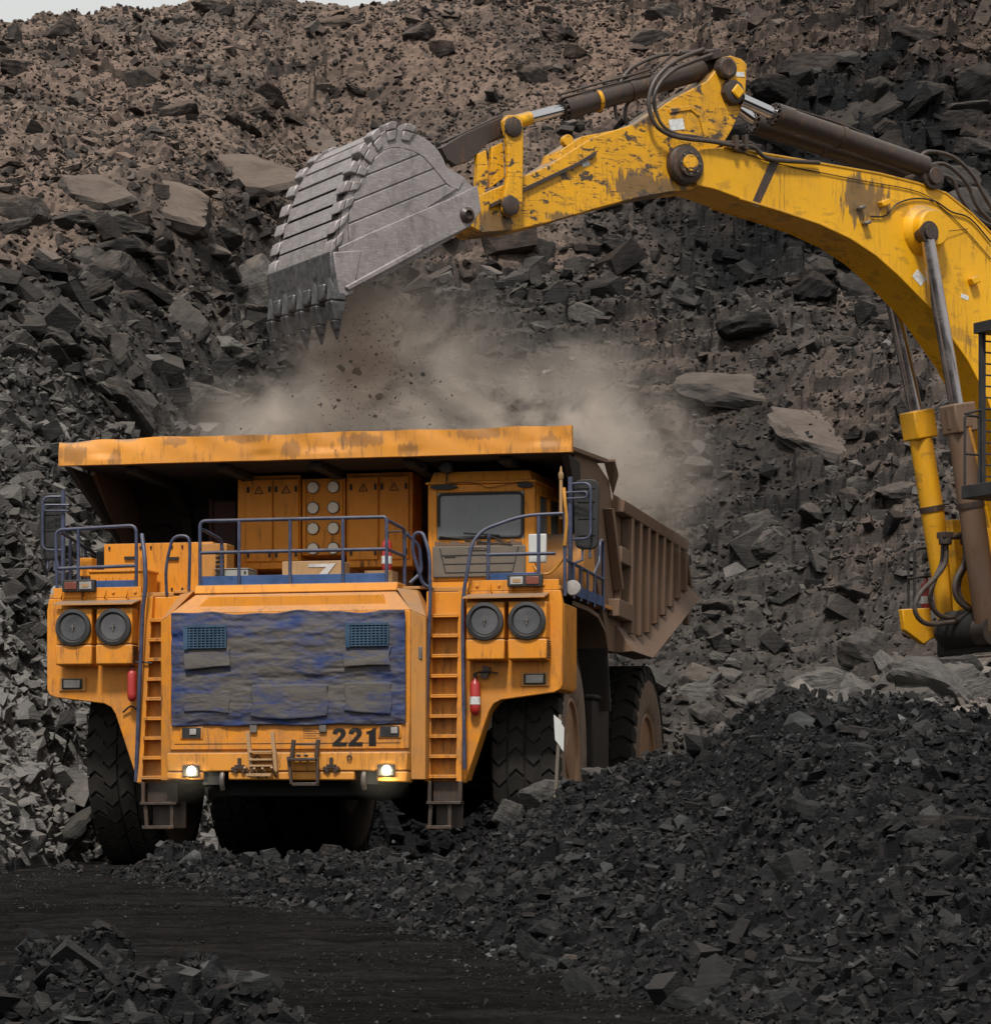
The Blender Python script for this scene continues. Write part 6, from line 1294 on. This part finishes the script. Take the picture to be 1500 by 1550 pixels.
for s in (-1, 1):
    t = empty('crawler_track', (0,0,0)); t.parent = exc
    y0_, y1_ = (-2.35, -1.55) if s < 0 else (1.55, 2.35); x0_ = e(1432, 1000, 1.9)[0]; x1_ = x0_+6.4; zr = (tz-1.86)/2; x0_ += 2.3 if s > 0 else .15; x1_ = x0_+6.4; zm = 1.86+zr
    m = MB(); path = [(x0_+zr*(1-math.cos(a)), zm+zr*math.sin(a)) for a in np.linspace(-math.pi/2, math.pi/2, 12)]+[(x1_-zr*(1-math.cos(a)), zm+zr*math.sin(a)) for a in np.linspace(math.pi/2, -math.pi/2, 12)]
    pin = [(xx+(x0_+x1_-2*xx)/abs(x0_+x1_-2*xx)*.05, zm+(zz_-zm)*.9) for xx, zz_ in path]
    m.prism([(x,y0_+.1,z) for x,z in pin], [(x,y1_-.1,z) for x,z in pin]); m.build('track_frame', M['chassis'], t)
    m = MB(); PL = resamp(path+[path[0]], 54)
    for a, b in zip(PL[:-1], PL[1:]):
        mx, mz = (a[0]+b[0])/2, (a[1]+b[1])/2; an = -math.atan2(b[1]-a[1], b[0]-a[0]); m.obox(mx, (y0_+y1_)/2, mz, .27, y1_-y0_, .05, (0, an, 0)); m.obox(mx+.04*math.sin(an)*-1, (y0_+y1_)/2, mz+.0, .04, y1_-y0_, .13, (0, an, 0))
    m.build('track_shoes', M['steel'], t, .005)

# ================================================================ marker post
pb_ = ray(838, 1246, 31.9); pt_ = ray(848, 1082, 31.9)
post = empty('marker_post', pb_); tag(post, 'thin leaning stake with a torn white plate in front of the right front tyre', 'marker post')
d_ = pt_-pb_
m = MB(); m.tube([Vector((0,0,-.15)), d_*.55, d_*1.0], [.022,.020,.018], 7); m.build('stake', M['grey_panel'], post)
m = MB(); px_ = 31.9/FOC; zt = d_.z
for pts, y0_ in ((((-10,80),(2,70),(1,30),(-8,42)), -.03), (((1,68),(6,60),(5,24),(0,30)), -.025)):
    P = [((848+a-838)*px_, y0_, (1246-(1082+(80-b)))*px_) for a, b in pts]; m.prism(P, [(x, y+.008, z) for x, y, z in P])
m.build('white_plate', M['white_box'], post)

# ================================================================ dust
k = N('falling_dust'); o = k.coord('Object')
BL = [((-1.3,-1.2,.9),(1.8,1.6,2.1),.9), ((-2.9,0.3,.25),(2.2,1.6,1.0),1.3), ((-.6,0,.3),(2.6,1.8,1.15),1.3), ((1.2,0,.2),(1.6,1.6,.9),1.0), ((2.6,4.9,.1),(1.7,2.1,1.9),.95), ((-1.9,-1.0,2.4),(.75,.8,1.0),.5), ((1.3,.6,.9),(2.0,1.8,1.1),.45), ((-.3,-.4,1.2),(1.6,1.4,1.3),.5)]
n1 = k.n('ShaderNodeTexNoise', {'Vector': k.mapped((.75,.5,1.0), rot=(0,.5,0)), 'Scale': 1.0, 'Detail': 5, 'Roughness': .6, 'Distortion': .9}).outputs[0]
tot_ = None
for c_, r_, w_ in BL:
    v_ = k.n('ShaderNodeVectorMath', {0: o, 1: c_}, operation='SUBTRACT').outputs[0]; v_ = k.n('ShaderNodeVectorMath', {0: v_, 1: r_}, operation='DIVIDE').outputs[0]; L_ = k.n('ShaderNodeVectorMath', {0: v_}, operation='LENGTH').outputs['Value']
    f_ = k.n('ShaderNodeMapRange', {'Value': L_, 'From Min': 1.0, 'From Max': 0.0, 'To Min': 0.0, 'To Max': w_}, interpolation_type='SMOOTHSTEP').outputs[0]
    tot_ = f_ if tot_ is None else k.math('ADD', tot_, f_)
dn = k.math('MULTIPLY', tot_, k.rng(n1, .40, .66, 0., 1.9)); dn = k.math('MULTIPLY', dn, .66)
v_ = k.n('ShaderNodeVectorMath', {0: o, 1: (-1.75,-1.2,1.3)}, operation='SUBTRACT').outputs[0]; v_ = k.n('ShaderNodeVectorMath', {0: v_, 1: (1.0,1.2,1.5)}, operation='DIVIDE').outputs[0]; L_ = k.n('ShaderNodeVectorMath', {0: v_}, operation='LENGTH').outputs['Value']
sf = k.rng(k.math('ADD', L_, k.math('MULTIPLY', k.math('SUBTRACT', n1, .5), 2.)), 1., .35)
pv_ = k.n('ShaderNodeVolumePrincipled', {'Color': k.mix(sf, (.90,.80,.71), (.45,.34,.27)), 'Density': k.math('ADD', dn, k.math('MULTIPLY', sf, .4)), 'Anisotropy': .2}); k.t.links.new(pv_.outputs[0], k.out.inputs['Volume'])
m = MB(); m.box(-5.2, 4.5, -3.0, 7.1, -1.2, 3.6); du = m.build('dust_cloud', k.m); du.location = (-.25, 43.0, 6.1); tag(du, 'tan dust billowing up from the dump bed below the bucket', 'dust', kind='stuff')
n_ = 450; v = rs.beta(1.3, 1.6, n_)*190+470; u = 560+rs.normal(0, 1, n_)*(28+.22*(v-470))-.05*(v-470); Yd = 41.8+rs.normal(0, .45, n_); S = sizes(n_, .016, .09, 2.6)
scatter('falling_grit', np.stack([(u-750)*Yd/FOC, Yd, H+(V0-v)*Yd/FOC], 1), S, rs.uniform(.02, .3, n_), rs.uniform(0, .2, n_), M['coal'], kind='stuff', label='grit and small stones raining from the bucket into the bed', cat='falling rock')
for u, v, w_, pr in ((516,556,.16,1),(600,520,.12,4),(640,566,.10,5),(575,600,.14,8)):
    p = ray(u, v, 41.6); boulder('stone', 'dark stone in mid fall between the bucket teeth and the bed', p, (w_, w_*.7, w_*.8), (.4,.5,u), pr, 'coal', .08, .1, group='stones in mid fall')
p = ray(540, 562, 41.5); boulder('stone', 'small black stone falling through the dust between bucket and bed', p, (.12,.1,.16), (.3,.3,0), 3, 'coal', .03, 0)


k = N('lamp_glow_volume'); o = k.coord('Object'); L_ = k.n('ShaderNodeVectorMath', {0: o}, operation='LENGTH').outputs['Value']
pv_ = k.n('ShaderNodeVolumePrincipled', {'Color': (.95,.92,.8,1), 'Density': k.rng(L_, 1., 0., 0., .4), 'Anisotropy': .3}); k.t.links.new(pv_.outputs[0], k.out.inputs['Volume'])  # thin volume added to give the lit headlights a halo
for x in (-1.28, 1.35):
    m = MB(); bmesh.ops.create_icosphere(m.bm, subdivisions=3, radius=1.0); w_ = m.build('glow_wisp', k.m); w_.location = TMAT @ Vector((x, -.45, 1.18)); w_.scale = (.42, .25, .36)
    tag(w_, 'faint glow volume added in front of the ' + ('left' if x < 0 else 'right') + ' headlight', 'dust', kind='stuff')
